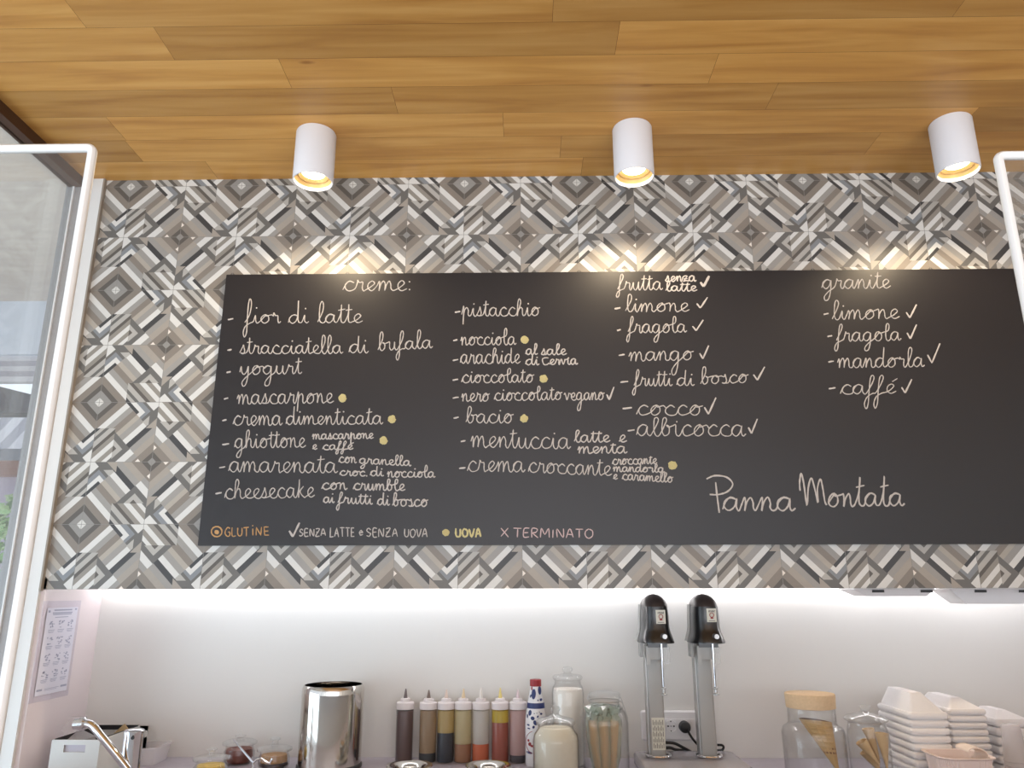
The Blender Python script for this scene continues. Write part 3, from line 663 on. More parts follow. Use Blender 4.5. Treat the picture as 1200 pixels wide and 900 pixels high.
entry('pink legend mark X and word TERMINATO', 'p', (W, 'X', 587, 597.5, 629, 629, 10.5, K(font=BL)), (W, 'TERMINATO', 602, 697, 629.5, 630.5, 10.5, K(font=BL)))

# ================================================================== counters
ct = thing('worktop', ((XS+XR)/2, 2.1, 0), 'grey speckled stone worktop along the white back wall', 'worktop')
obj('top_slab', MB().box((XS+.002, 1.72, COUNTER-.03), (XR-.002, DB-.001, COUNTER)), 'counter', ct, smooth=0)
obj('cabinet_body', MB().box((XS+.002, 1.75, .0005), (XR-.002, DB-.001, COUNTER-.03)), 'white', ct, smooth=0)
SC_Y = 1.0; SZ = 1.14
fc = thing('service_counter', (.7, .95, 0), 'white service counter carrying the two clear screens', 'counter')
obj('counter_top', MB().box((-1.40, .72, SZ-.03), (XR-.2, 1.16, SZ)), 'counter', fc, smooth=0)
obj('counter_front', MB().box((-1.40, .76, .0005), (XR-.2, 1.12, SZ-.03)), 'white', fc, smooth=0)
def screen(xedge_px, ytop_px, side, label):
    p = atY(xedge_px, ytop_px, SC_Y); bw = .0125; wd = 1.02; zt = p.z
    x0, x1 = (p.x-wd, p.x) if side < 0 else (p.x, p.x+wd)
    x0 = max(x0, -1.38)
    s = thing('clear_screen', ((x0+x1)/2, SC_Y, SZ), label, 'screen')
    def ringat(e, y): return [(q[0], y, q[1]) for q in rrect(x0+e, x1-e, SZ+e, zt-e, max(.014-e, .002))]
    rows = [ringat(e, SC_Y+d) for e, d in ((.0035, -.006), (.0008, -.0035), (0, 0), (.0008, .0035), (.0035, .006), (bw-.003, .006), (bw, .003), (bw, -.003), (bw-.003, -.006))]
    b = MB(); b.loft(rows+[rows[0]], cap=False)
    obj('screen_frame', b, 'frame', s, smooth=60)
    obj('pane', MB().box((x0+bw*.8, SC_Y-.0015, SZ+bw*.8), (x1-bw*.8, SC_Y+.0015, zt-bw*.8)), 'acrylic', s, smooth=0)
screen(115, 169, -1, 'white framed clear screen at left in front of the glass wall')
screen(1163, 178, 1, 'white framed clear screen cut off at the right edge')

# ================================================================== things along the back counter
Z0 = COUNTER
def place(px, Y): p = atY(px, 895, Y); return (p.x, Y)
# ---- steel canister
c, pr = lathe_px(385.5, 899, 2.36, [(903, 36.2), (900, 36.6), (896, 36.4), (812, 35.8), (806, 35.4), (803, 34.4), (802, 33.6)])
pr = [(r, max(z, Z0)) for r, z in pr]; pr[0] = (pr[0][0], Z0)
cs = thing('steel_canister', (c[0], c[1], Z0), 'tall polished steel canister standing open at the back counter', 'canister')
obj('body', MB().lathe(c, shell(pr, .002), 64), 'steel', cs)
obj('base_ring', MB().lathe(c, [(pr[1][0]+.0005, Z0+.0005), (pr[1][0]+.0028, Z0+.002), (pr[1][0]+.0028, Z0+.010), (pr[1][0]+.0005, Z0+.012)], 64), 'dark', cs)

# ---- squeeze bottles
def squeeze(px, ytip, tint, milk, milkcol, fill, fillcol, nozzlecol, label, nozzle_solid=True):
    Y = 2.44
    c, pr = lathe_px(px, 893, Y, [(893.5, 9.2), (892, 10.1), (832, 10.2), (829.6, 9.4), (828, 9.0)])
    pr = [(r, max(z, Z0+.0003)) for r, z in pr]; pr[0] = (pr[0][0], Z0+.0003)
    s = thing('squeeze_bottle', (c[0], c[1], Z0), label, 'bottle', 'sauce squeeze bottles')
    i = squeeze.n = getattr(squeeze, 'n', 0)+1
    obj('bottle_body', MB().lathe(c, [(0, pr[0][1])]+pr+[(0, pr[-1][1])], 32), M.setdefault('softplastic', clear('soft_bottle_plastic', (.97, .97, .97), milk=.06, milkcol=(.9, .88, .86), refl=.8, rough=.22)), s)
    zf = atY(px, fill, Y).z; r = pr[1][0]-.0008
    obj('sauce', MB().lathe(c, [(0, Z0+.002), (r*.95, Z0+.002), (r, Z0+.005), (r, zf), (0, zf)], 32), mat('sauce_%d' % i, fillcol, .35), s)
    zs = pr[2][1]
    if zs-zf > .01: obj('sauce_film', MB().lathe(c, [(0, zf+.0006), (r, zf+.0006), (r, zs), (0, zs)], 32), clear('sauce_film_%d' % i, tint, milk=milk, milkcol=milkcol, refl=.2, rough=.3), s, 'translucent smeared wall above the sauce')
    z = lambda py: atY(px, py, Y).z; q = lambda hw: hw/ppm(Vector((c[0], Y, z(825))))
    cap = obj('cap', MB().lathe(c, [(q(9.2), z(830.8)), (q(10.3), z(830.6)), (q(10.4), z(823.6)), (q(9.6), z(822.4)), (q(6.2), z(821.6)), (q(5.8), z(818.6)), (q(4.2), z(817.8)), (0, z(817.8))], 32),
              M.setdefault('capplastic', mat('cap_plastic', (222, 216, 216), .45)), s)
    obj('nozzle', MB().lathe(c, [(q(2.4), z(818)), (q(2.1), z(816)), (q(.7), z(ytip)), (0, z(ytip))], 16), mat('nozzle_%d' % i, nozzlecol, .4), cap)
squeeze(472.8, 807, (.5, .42, .42), .5, (.22, .17, .17), 832, (90, 68, 66), (112, 100, 100), 'squeeze bottle full of dark brown sauce, leftmost of the row')
squeeze(500.5, 808.5, (.80, .64, .46), .8, (.56, .42, .27), 881.5, (46, 50, 56), (128, 112, 104), 'squeeze bottle smeared amber with little dark sauce at the bottom')
squeeze(521.5, 808, (.92, .78, .44), .8, (.78, .62, .28), 858, (32, 40, 54), (226, 208, 196), 'squeeze bottle yellowish above and half full of navy sauce')
squeeze(542, 807, (.95, .88, .62), .8, (.84, .75, .47), 871, (150, 104, 72), (226, 204, 168), 'squeeze bottle pale yellow with brown sauce in the lower third')
squeeze(563, 806, (.97, .96, .93), .75, (.90, .88, .84), 871, (196, 98, 58), (232, 228, 222), 'squeeze bottle clear above bright orange sauce')
squeeze(586, 806, (.95, .82, .25), .85, (.86, .68, .08), 846, (152, 74, 56), (226, 208, 130), 'squeeze bottle nearly full of red brown sauce under a yellow top')
squeeze(607, 808, (.93, .80, .78), .85, (.82, .60, .58), 884, (66, 62, 70), (224, 206, 210), 'pink squeeze bottle beside the blue patterned bottle')

# ---- blue patterned liqueur bottle
def liqueur():
    Y = 2.40; px = 628.5
    spec = [(896, 12.2), (893, 12.8), (848, 12.6), (838, 12), (829.5, 10.2), (822.5, 9.6), (812, 7.4), (803, 6.2)]
    c, pr = lathe_px(px, 894, Y, spec)
    pr = [(r, max(z, Z0+.0003)) for r, z in pr]; pr[0] = (pr[0][0], Z0+.0003)
    s = thing('liqueur_bottle', (c[0], c[1], Z0), 'white ceramic bottle with cobalt blue pattern and red cap', 'bottle')
    obj('bottle_body', MB().lathe(c, [(0, pr[0][1])]+pr+[(0, pr[-1][1])], 40), mat('white_ceramic', (226, 226, 228), .25), s)
    z = lambda py: atY(px, py, Y).z
    k = 1/ppm(Vector((c[0], Y, z(850))))
    obj('cap', MB().lathe(c, [(6.3*k, z(804)), (6.8*k, z(803.8)), (6.8*k, z(796.6)), (6.2*k, z(796)), (0, z(796))], 32), 'redcap', s)
    def rad(zz):
        for (r0, z0), (r1, z1) in zip(pr, pr[1:]):
            if z0 <= zz <= z1: return r0+(r1-r0)*(zz-z0)/max(1e-9, z1-z0)
        return pr[-1][0]
    def patch(b, dx, py, wx, hy, rot=0, n=14):
        """oval painted patch: dx in pixels from the axis, sits on the front of the bottle"""
        pts = []
        for j in range(n):
            a = 2*math.pi*j/n; u = wx*math.cos(a); v = hy*math.sin(a)
            uu = u*math.cos(rot)-v*math.sin(rot); vv = u*math.sin(rot)+v*math.cos(rot)
            zz = z(py+vv); r = rad(zz)+.0005; x = max(-.97, min(.97, (dx+uu)*k/r)); pts.append((c[0]+r*x, Y-r*math.sqrt(1-x*x), zz))
        zz = z(py); r = rad(zz)+.0008; x = max(-.97, min(.97, dx*k/r)); o = len(b.v)
        b.v += [Vector(p) for p in pts]+[Vector((c[0]+r*x, Y-r*math.sqrt(1-x*x), zz))]
        for j in range(n): b.f.append([o+j, o+(j+1) % n, o+n]); b.m.append(0)
    b = MB()
    b.lathe(c, [(rad(z(829.3))+.0003, z(829.3)), (rad(z(829.3))+.0008, z(829.2)), (rad(z(822.8))+.0008, z(822.9)), (rad(z(822.8))+.0003, z(822.8))], 40)
    obj('neck_band', b, 'blue', s, 'cobalt blue neck band'); b = MB()
    for a in ((-2.5, 812.5, 2.6, 6, .08), (4.6, 808.5, 2, 5, -.05), (-6, 815, .9, 2, .3), (6, 819, 1.6, 1.6, 0), (2.5, 819.5, .9, .9, 0), (-7, 834, 1.8, 3.4, .2), (-4, 840, 2.4, 2.2, .5), (-1, 845, 2.2, 3, -.4), (6, 835, 1.5, 1.2, .3),
              (1, 834, .6, .6, 0), (4, 833, .6, .6, 0), (-2, 834.5, .6, .6, 0), (-3, 850, 1.4, 1.8, .4), (2, 838, 1, 1.5, .5), (-10, 838, .8, 2.4, 0), (-8, 880, 3.6, 1.4, .1), (-9, 848, 1.6, 1, .2), (-8.5, 852, 1.8, .8, .2)): patch(b, *a)
    obj('blue_pattern', b, 'blue', s, 'cobalt blue painted ornaments')
    b = MB()
    for a in ((-7.5, 870, 1.8, 2.2, .4), (-9, 866, 1.2, 1.6, 0), (-5, 872, 2, 1.4, 0), (-4.6, 806, .8, 2.4, 0)): patch(b, *a)
    obj('emblem', b, 'redink', s, 'dark red motif'); b = MB()
    ring = []
    for j in range(22):
        a = math.radians(100+160*j/21); zz = z(868+13*math.sin(a)); r = rad(zz)+.0006; x = max(-.98, min(.98, (-3+9*math.cos(a))*k/r)); ring.append((c[0]+r*x, Y-r*math.sqrt(1-x*x), zz))
    b.tube(ring, .0008, 5)
    obj('emblem_ring', b, 'redink', s, 'dark red round line')
liqueur()

# ---- glass jars
def glass_jar(name, px, ybase, Y, spec, label, lid=None, contents=None, cmat=None, cname='contents', t=.0022, base_z=None):
    c, pr = lathe_px(px, ybase, Y, spec)
    bz = Z0+.0003
    pr = [(r, max(z, bz)) for r, z in pr]; pr[0] = (pr[0][0], bz)
    s = thing(name, (c[0], c[1], Z0), label, 'jar')
    obj('glass_body', MB().lathe(c, shell(pr, t), 48), 'glass', s)
    if contents:
        cc, cp = lathe_px(px, ybase, Y, contents); cp = [(r, max(z, bz+t+.001)) for r, z in cp]; cp[0] = (cp[0][0], bz+t+.001)
        obj(cname, MB().lathe(c, [(0, cp[0][1])]+cp+[(0, cp[-1][1])], 40), cmat, s)
    if lid:
        _, lp = lathe_px(px, ybase, Y, lid)
        obj('lid', MB().lathe(c, lp+([(0, lp[-1][1])] if lp[-1][0] > 0 else []), 48), M.setdefault('lidglass', clear('lid_glass', (.95, .96, .96), milk=.07, refl=1.3)), s)
    return s, c
glass_jar('sugar_jar', 667, 896, 2.40, [(900, 17.5), (897, 18.8), (812, 18.8), (805, 17.6), (801, 15.2), (797, 15.2), (795.5, 17)],
          'tall glass jar of white sugar behind the round cream jar',
          [(795, 17.4), (793, 17.6), (791, 16), (789.5, 6), (788, 3.6), (786, 5.6), (784, 6.6), (781.5, 5), (780.5, 0)],
          [(900, 16), (897, 17.4), (812, 17.4), (807, 16.6)], 'sugar', 'sugar')
glass_jar('cream_jar', 652, 905, 2.22, [(930, 24), (912, 27), (868, 27), (860, 25.5), (854, 21), (850, 20.5)],
          'wide glass jar of cream coloured powder with knobbed glass lid',
          [(850, 20), (848.5, 22.6), (845, 23), (842, 20), (839, 8), (836.5, 3.4), (834, 4), (831, 6), (828, 4.4), (826.6, 0)],
          [(930, 22), (912, 25.4), (868, 25.4), (861, 24), (855, 19.5), (852.5, 17)], 'cream', 'powder')
# clip top jar with wrapped biscuits
s, c = glass_jar('clip_top_jar', 711, 905, 2.30, [(930, 25), (908, 27), (846, 27), (836, 25), (829, 20.5), (824, 17.5), (820, 17.5)],
          'clip-top glass jar stuffed with film wrapped biscuits',
          [(819, 17.6), (817, 18.6), (813, 18.6), (811, 17), (810, 12), (809.6, 0)])
k = 1/ppm(Vector((c[0], c[1], Z0+.2))); zj = lambda py: atY(711, py, 2.30).z
b = MB()
b.tube([(c[0]+17.9*k*math.cos(a), c[1]+17.9*k*math.sin(a), zj(821)) for a in [2*math.pi*j/36 for j in range(37)]], .0014, 6)
b.tube([(c[0]+18*k, c[1]-.01, zj(821)), (c[0]+21*k, c[1]-.012, zj(824)), (c[0]+20*k, c[1]-.012, zj(832)), (c[0]+17*k, c[1]-.016, zj(834)), (c[0]+17.5*k, c[1]-.02, zj(826))], .0014, 6)
b.tube([(c[0]+18*k, c[1]-.012, zj(816)), (c[0]+20*k, c[1]-.012, zj(821)), (c[0]+26*k, c[1]-.01, zj(842))], .0012, 6)
b.tube([(c[0]-18*k, c[1]-.006, zj(814)), (c[0]-20*k, c[1]-.006, zj(817)), (c[0]-18*k, c[1]-.006, zj(822))], .0014, 6)
obj('wire_clip', b, 'brushed', s, 'bent steel wire clip')
rb = random.Random(4)
SPOTS = [(-15, -6, -.12, 'at the left'), (-3, -10, .05, 'in front'), (10, -7, .14, 'at the right'), (-8, 8, -.05, 'at the back left'), (8, 9, .06, 'at the back right')]
for i, (dx, dy, lean, where) in enumerate(SPOTS):
    bx, by = c[0]+dx*k*.62, c[1]+dy*k*.8; top = Vector((c[0]+dx*k*1.02, by, zj(840)))
    base = Vector((bx, by, Z0+.004))
    wb = thing('wrapped_biscuit', base, 'biscuit in crumpled clear green film standing %s inside the clip-top jar' % where, 'biscuit', 'wrapped biscuits in the clip-top jar')
    obj('biscuit', MB().tube([base+Vector((0, 0, .004)), base.lerp(top, .5), base.lerp(top, .93)], [.008, .0115, .013], 12), 'orangebisc', wb)
    pts = [base+Vector((0, 0, .001)), base.lerp(top, .3), base.lerp(top, .7), base.lerp(top, .98), base.lerp(top, 1.05), base.lerp(top, 1.13), base.lerp(top, 1.2)]
    fb = MB().tube(pts, [.012, .019, .0215, .020, .009, .017, .022], 16)
    for j in range(len(fb.v)):
        kk = .0025 if j < 64 else .006
        fb.v[j] += Vector((rb.uniform(-kk, kk), rb.uniform(-kk, kk), rb.uniform(-kk, kk)))
    obj('film_wrap', fb, 'greenfilm', wb)

# ---- twin drink mixer
def mixer():
    Y = 2.30
    bl, br = atY(748, 884, 2.42), atY(860, 884, 2.42)
    zt = atY(800, 881, 2.42).z
    x0, x1 = atY(746, 890, 2.36).x, atY(866, 890, 2.36).x
    cx = (x0+x1)/2
    m = thing('drink_mixer', (cx, Y, Z0), 'twin spindle drink mixer with black heads on grey columns', 'mixer')
    b = MB(); zb = Z0+.002
    ring = lambda e, z: [(q[0], q[1], z) for q in rrect(x0+e, x1-e, 2.14+e, 2.44-e, .02)]
    b.loft([ring(.0, zb), ring(0, zt-.006), ring(.003, zt-.001), ring(.008, zt)])
    obj('base', b, 'greybase', m)
    for i, (pt, pb, hx) in enumerate(((764.5, 770.5, 769), (822.5, 830, 827.5))):
        xb = atY(pb, 882, 2.36).x; Yc = 2.36
        zc = atY(pb, 750, Yc).z
        hw = 8.9/ppm(Vector((xb, Yc, zt+.2)))
        col = [(q[0], q[1]) for q in rrect(xb-hw, xb+hw, Yc-.02, Yc+.03, .005, 3)]
        co = obj('column', MB().prism(col, 'z', zt-.0005, zc+.01), 'greycol', m)
        obj('column_edge', MB().box((xb-hw-.003, Yc-.012, zt), (xb-hw-.0002, Yc+.028, zc)), 'brushed', co, 'bright metal edge', smooth=0)
        # chrome foot collar
        obj('foot_collar', MB().tube([(xb+.033*math.cos(a), Yc-.012+.034*math.sin(a), zt+.005) for a in [2*math.pi*j/32 for j in range(33)]], .004, 8, cap=False), 'chrome', m)
        # head
        Yh = 2.30
        top, bot = atY(hx, 696, Yh).z, atY(hx, 752.5, Yh).z
        k = 1/ppm(Vector((xb, Yh, (top+bot)/2)))
        H = top-bot
        def sec(z, wx, yf, yb): return [(xb+wx*k*(abs(math.cos(a))**.8)*(1 if math.cos(a) >= 0 else -1), (yf+yb)/2+(yb-yf)/2*(abs(math.sin(a))**.8)*(1 if math.sin(a) >= 0 else -1), z) for a in [2*math.pi*j/36 for j in range(36)]]
        zz = lambda f: bot+H*f
        yf, yb = Yh-.060, Yh+.075
        rows = [(0, 20.3, yf-.018, yb), (.03, 20.3, yf-.018, yb), (.12, 18.8, yf-.012, yb), (.22, 17.2, yf-.004, yb), (.30, 16.4, yf, yb), (.55, 16.0, yf+.001, yb), (.74, 15.3, yf+.004, yb)]
        hd = obj('motor_head', MB().loft([sec(zz(f), wx, a, e) for f, wx, a, e in rows]), 'blackp', m, smooth=50)
        rows = [(.741, 14.9, yf+.0045, yb-.001), (.80, 14.3, yf+.007, yb-.004), (.87, 12.6, yf+.014, yb-.010), (.93, 9.8, yf+.026, yb-.022), (.975, 6.2, yf+.040, yb-.038), (1, 1.0, yf+.055, yb-.055)]
        obj('dome_cap', MB().loft([sec(zz(f), wx, a, e) for f, wx, a, e in rows]), 'blackcap', hd, 'brownish black domed top', smooth=60)
        for sgn in (-1, 1):     # curved metal cheeks on both flanks
            path = [(.02, 20.9), (.10, 19.6), (.22, 17.7), (.32, 16.9), (.55, 16.5), (.78, 15.6)]
            b = MB()
            rings = []
            for f, wx in path:
                x = xb+sgn*wx*k; rings.append([(x-.0010, Yh+.005, zz(f)), (x+.0010, Yh+.005, zz(f)), (x+.0010, yb-.035, zz(f)), (x-.0010, yb-.035, zz(f))])
            b.loft(rings); obj('side_cheek', b, 'greycol', hd, 'grey metal side cheek')
        # label, lettering, emblem, button
        lx, ly0, ly1 = (5.2, 714.8, 731) if i == 0 else (4.7, 713, 729)
        za, zc_ = atY(hx+lx, ly1, yf).z, atY(hx+lx, ly0, yf).z
        def face_y(x, z=0): return yf-.0016+.10*(x-xb)**2/.05
        def plate(xa, xe, z0, z1, yo, d=.0012):
            b = MB(); n = 6; f = []; 
            fr = [[xa+(xe-xa)*j/n, face_y(xa+(xe-xa)*j/n)-yo] for j in range(n+1)]
            b.loft([[(x, y, z0) for x, y in fr]+[(x, y+d, z0) for x, y in fr[::-1]], [(x, y, z1) for x, y in fr]+[(x, y+d, z1) for x, y in fr[::-1]]])
            return b
        lc = xb+lx*k*.62
        lb = obj('label_plate', plate(lc-5.4*k, lc+5.4*k, za, zc_, .0012, .004), 'label', hd, 'small white label with red emblem')
        hl = zc_-za
        b = MB(); zt_ = zc_-hl*.28
        for j, (gx, w_) in enumerate(((-3.3, .5), (-2.2, .9), (-.8, .9), (.7, .5), (1.7, .9), (3.0, .9))):   # blurred capitals
            x = lc+gx*k
            b.box((x, face_y(x)-.0022, zt_), (x+.42*k, face_y(x)-.0010, zt_+hl*.14))
            if w_ > .6: b.box((x, face_y(x)-.0022, zt_+hl*(.12 if j % 2 else .05)), (x+.95*k, face_y(x)-.0010, zt_+hl*(.145 if j % 2 else .075)))
        obj('label_lettering', b, 'darkink', lb, smooth=0); b = MB()
        for j in range(7): x = lc+(-3.6+j*1.05)*k; b.box((x, face_y(x)-.0022, za+hl*.08), (x+.7*k, face_y(x)-.0010, za+hl*.12))
        obj('label_lettering', b, 'darkink', lb, smooth=0)
        b = MB()
        ce = (lc, za+hl*.52)
        b.tube([(ce[0]+2.3*k*math.cos(a), face_y(ce[0])-.0018, ce[1]+2.3*k*math.sin(a)) for a in [2*math.pi*j/20 for j in range(21)]], .75*k, 6, cap=False, flat=.5)
        b.box((ce[0]-1.6*k, face_y(lc)-.0022, ce[1]-4.1*k), (ce[0]+1.6*k, face_y(lc)-.001, ce[1]-2.6*k))
        obj('emblem', b, 'redink', lb)
        bz = atY(hx+8, 746, yf-.01).z; bx = xb+7.2*k*.8
        by = yf-.010+.1*(bx-xb)**2/.05
        def disc(r, d, x, y): return MB().loft([[(x+r*math.cos(a), y-dd, bz+r*math.sin(a)) for a in [2*math.pi*j/24 for j in range(24)]] for dd in (-.006, d*.7, d)])
        ring = obj('switch_ring', disc(3.4*k, .002, bx-1.2*k, by), 'dark', hd)
        obj('button', disc(2.6*k, .008, bx, by), 'brushed', ring, 'round silver push button')
        # neck block, cup bracket, spindle with agitator
        obj('neck_block', MB().box((xb-.028, Yh-.036, bot-.012), (xb+.026, Yh+.03, bot-.0002)), 'blackp', m, smooth=0)
        br_ = MB()
        zq = lambda py: atY(hx, py, Yh).z
        br_.box((xb-.044, Yh+.0, zq(770)), (xb-.036, Yh+.04, zq(752.6))); br_.box((xb-.032, Yh-.03, zq(778)), (xb-.022, Yh-.02, zq(756)))
        br_.box((xb-.032, Yh-.022, zq(772)), (xb+.018, Yh-.018, zq(756)))
        obj('cup_bracket', br_, 'greycol', m, smooth=0)
        obj('splash_guard', MB().prism(rrect(xb+.020, xb+.038, zq(778), zq(757), .005, 4), 'y', Yh-.004, Yh-.001), 'film', m, 'clear plastic flap')
        sx = xb+.010; sy = Yh-.040
        zs = atY(hx, 815, sy).z
        sp = obj('spindle', MB().lathe((sx, sy), [(0, zs), (.0028, zs), (.0028, bot-.0005), (0, bot-.0005)], 12), 'chrome', m)
        rip = [(.0029, zs+.0005), (.0095, zs+.002), (.0095, zs+.004), (.004, zs+.006), (.004, zs+.016), (.007, zs+.018), (.007, zs+.020), (.0029, zs+.022)]
        obj('agitator', MB().lathe((sx, sy), rip, 20, sx=1), 'brushed', sp)
        if i == 0:
            st = obj('sticker', MB().box((xb-hw*.72, Yc-.0212, atY(pb, 879, Yc-.02).z), (xb+hw*.92, Yc-.0201, atY(pb, 841, Yc-.02).z)), 'label', co, 'white sticker with rows of fine print', smooth=0)
            b = MB(); z0, z1 = atY(pb, 877, Yc-.02).z, atY(pb, 843, Yc-.02).z
            for j in range(7):
                x = xb-hw*.58+j*hw*.21
                for q in range(5): b.box((x, Yc-.0218, z0+(z1-z0)*(q+.04)/5), (x+hw*.06, Yc-.0211, z0+(z1-z0)*(q+.9-.3*((q+j) % 2))/5))
            obj('fine_print', b, 'darkink', st, smooth=0)
    return m
MIX = mixer()

# ---- wall socket, plug and cords
def sockets():
    y = DB-.0005
    q = lambda px, py: atY(px, py, DB-.01)
    a, c = q(752.5, 868), q(824, 833)
    s = thing('wall_socket', ((a.x+c.x)/2, DB, a.z), 'white wall socket plate behind the mixer columns', 'socket')
    ol = rrect(a.x, c.x, a.z, c.z, .006, 4); oi = rrect(a.x+.004, c.x-.004, a.z+.004, c.z-.004, .005, 4)
    obj('cover_plate', MB().loft([[(p[0], y, p[1]) for p in ol], [(p[0], y-.006, p[1]) for p in ol], [(p[0], y-.011, p[1]) for p in oi]]), 'white', s)
    z0, z1 = q(780, 859).z, q(780, 842.5).z; w = z1-z0
    xs = q(786, 850.5).x
    def module(x, hole):
        md = obj('socket_module' if hole else 'blank_module', MB().box((x-w*.49, y-.0135, z0), (x+w*.49, y-.0111, z1)), 'white', s, smooth=0)
        if hole:
            zc = (z0+z1)/2; r = w*.42
            obj('socket_rim', MB().tube([(x+r*math.cos(t), y-.0138, zc+r*math.sin(t)) for t in [2*math.pi*j/32 for j in range(33)]], .0010, 6, cap=False), 'jamb', md)
            for dx, dz, rx in ((-.22, 0, .055), (0, 0, .04), (.22, 0, .055), (0, .34, .05), (0, -.34, .05)):
                obj('socket_hole', MB().loft([[(x+dx*w+rx*w*math.cos(t)*(1.4 if dx else 1), y-.0136-d, zc+dz*w+rx*w*math.sin(t)) for t in [2*math.pi*j/12 for j in range(12)]] for d in (0, .0008)]), 'rubber', md)
    module(xs, True); module(xs+w, True); module(xs+2*w, False); module(xs-w, False)
    zc = (z0+z1)/2; xp = xs+w; r = w*.42
    p = thing('power_plug', (xp, y-.014, zc), 'round black plug with cord in the white wall socket', 'plug')
    yy = y-.0150
    obj('plug_body', MB().loft([[(xp+rr*math.cos(t), yy-d, zc+rr*math.sin(t)) for t in [2*math.pi*j/28 for j in range(28)]] for d, rr in ((0, r), (.012, r*1.04), (.024, r*.92), (.030, r*.5), (.032, r*.1))]), 'rubber', p)
    e = [Vector((xp+.003, yy-.028, zc-.004)), q(806, 859)+Vector((0, -.035, 0)), q(811, 866)+Vector((0, -.035, 0)), q(818, 872)+Vector((0, -.03, 0)), q(832, 876)+Vector((0, -.03, 0)), q(842, 877)+Vector((0, -.03, 0)), q(845, 873.5)+Vector((0, -.03, 0)), q(843, 871)+Vector((0, -.03, 0)), q(838, 871)+Vector((0, -.026, 0))]
    obj('cord', MB().tube([Vector(v) for v in catmull(e, 6)], .0035, 8), 'rubber', p)
    e = [q(766, 868)+Vector((0, -.035, 0)), q(778, 867.5)+Vector((0, -.035, 0)), q(788, 868.5)+Vector((0, -.035, 0)), q(798, 873.5)+Vector((0, -.035, 0)), q(808, 879)+Vector((0, -.036, 0))]
    e = [Vector((v.x, v.y, max(v.z, Z0+.006))) for v in e]
    obj('cord', MB().tube([Vector(v) for v in catmull(e, 6)], .0042, 8), 'rubber', MIX, 'black rubber cord')
    e = [q(768, 876)+Vector((0, -.028, 0)), q(782, 874)+Vector((0, -.028, 0)), q(790, 876.5)+Vector((0, -.028, 0)), q(800, 877.5)+Vector((0, -.028, 0)), q(806, 880)+Vector((0, -.026, 0))]
    e = [Vector((v.x, v.y, max(v.z, Z0+.006))) for v in e]
    obj('cord', MB().tube([Vector(v) for v in catmull(e, 6)], .0042, 8), 'rubber', MIX, 'black rubber cord')
sockets()

# ---- cork lid jar with a waffle cone
s, c = glass_jar('cork_lid_jar', 957.5, 905, 2.24, [(930, 35.5), (912, 35.5), (858, 35.5), (852, 33.5), (849, 28.5), (846, 27), (826, 26.6)],
                 'glass jar with thick cork lid holding a waffle cone', None)
_, lp = lathe_px(957.5, 905, 2.24, [(829, 26), (828.6, 27.6), (813.5, 28.2), (812.2, 27.6)])
obj('cork_lid', MB().lathe(c, [(0, lp[0][1])]+lp+[(0, lp[-1][1])], 48), 'cork', s, 'thick pale cork lid')
def cone(name, a, tip, r, label, mats, group=None, cut=0, hollow=True, squares=True):
    """a = centre of the mouth, tip = point; cut slants the mouth like a rolled sheet"""
    a, tip = Vector(a), Vector(tip); ax = (tip-a); L = ax.length; ax.normalize()
    nx = ax.cross(Vector((0, 1, 0))).normalized(); ny = ax.cross(nx).normalized()
    n = 48; rows = 36; b = MB()
    def P(j, f, rr):
        t = 2*math.pi*j/n
        f0 = cut*(.5+.5*math.cos(t))
        g = f0+(1-f0)*f
        q = rr*(1-g)+.0015
        if squares and 0 < f < 1: q += .0007*(1 if j % 4 == 0 or round(f*rows) % 3 == 0 else -.3)
        return a+ax*(L*g)+nx*(q*math.cos(t))+ny*(q*math.sin(t))
    o = 0
    for i in range(rows+1):
        for j in range(n): b.v.append(P(j, i/rows, r))
    for i in range(rows):
        for j in range(n): b.f.append([i*n+j, i*n+(j+1) % n, (i+1)*n+(j+1) % n, (i+1)*n+j]); b.m.append(0)
    b.f.append([rows*n+j for j in range(n)]); b.m.append(0)
    o = len(b.v)
    for i in range(0, 9):
        for j in range(n): b.v.append(P(j, i/12, r-.0022))
    for i in range(8):
        for j in range(n): b.f.append([o+i*n+j, o+(i+1)*n+j, o+(i+1)*n+(j+1) % n, o+i*n+(j+1) % n]); b.m.append(1)
    for j in range(n): b.f.append([j, o+j, o+(j+1) % n, (j+1) % n]); b.m.append(0)
    b.f.append([o+8*n+j for j in range(n)][::-1]); b.m.append(1)
    ob = obj(name, b, mats, None, smooth=0)
    tag(ob, label, 'cone', group); return ob
pa, pt = atY(954, 836, 2.235), atY(983, 905, 2.225)
cone('waffle_cone', pa, pt, 18.0/ppm(pa), 'large waffle cone standing tip down inside the cork lid jar', ['waffle', 'waffledark'], cut=.22)

# ---- round jar with small cones
s, c = glass_jar('cone_jar', 1022, 905, 2.22, [(930, 22), (912, 23.5), (866, 23.5), (856, 22.5), (849, 20.5), (846, 20.5)],
          'round glass jar with knobbed lid holding four small cones',
          [(846, 20.4), (843.5, 24), (841.5, 24.6), (839, 22), (836, 10), (833, 4.4), (830.5, 5), (828, 6.6), (826, 5.6), (825, 0)])
for (a, t, r, dy, where) in (((1009, 868), (1031, 897), 6.2, -.012, 'lying lowest at the left'), ((1017, 853), (1031, 894), 6.2, .008, 'leaning in the middle'), ((1033, 858), (1040, 902), 7.2, -.010, 'standing at the right'), ((1013, 880), (1037, 912), 5.6, .020, 'behind at the bottom')):
    a, t = atY(*a, c[1]+dy), atY(*t, c[1]+dy); t.z = max(t.z, Z0+.006)
    cone('sugar_cone', a, t, r/ppm(a), 'small pale cone %s inside the round lidded jar' % where, ['wafer', 'wafer'], 'small cones in the round jar', cut=.04, squares=False)

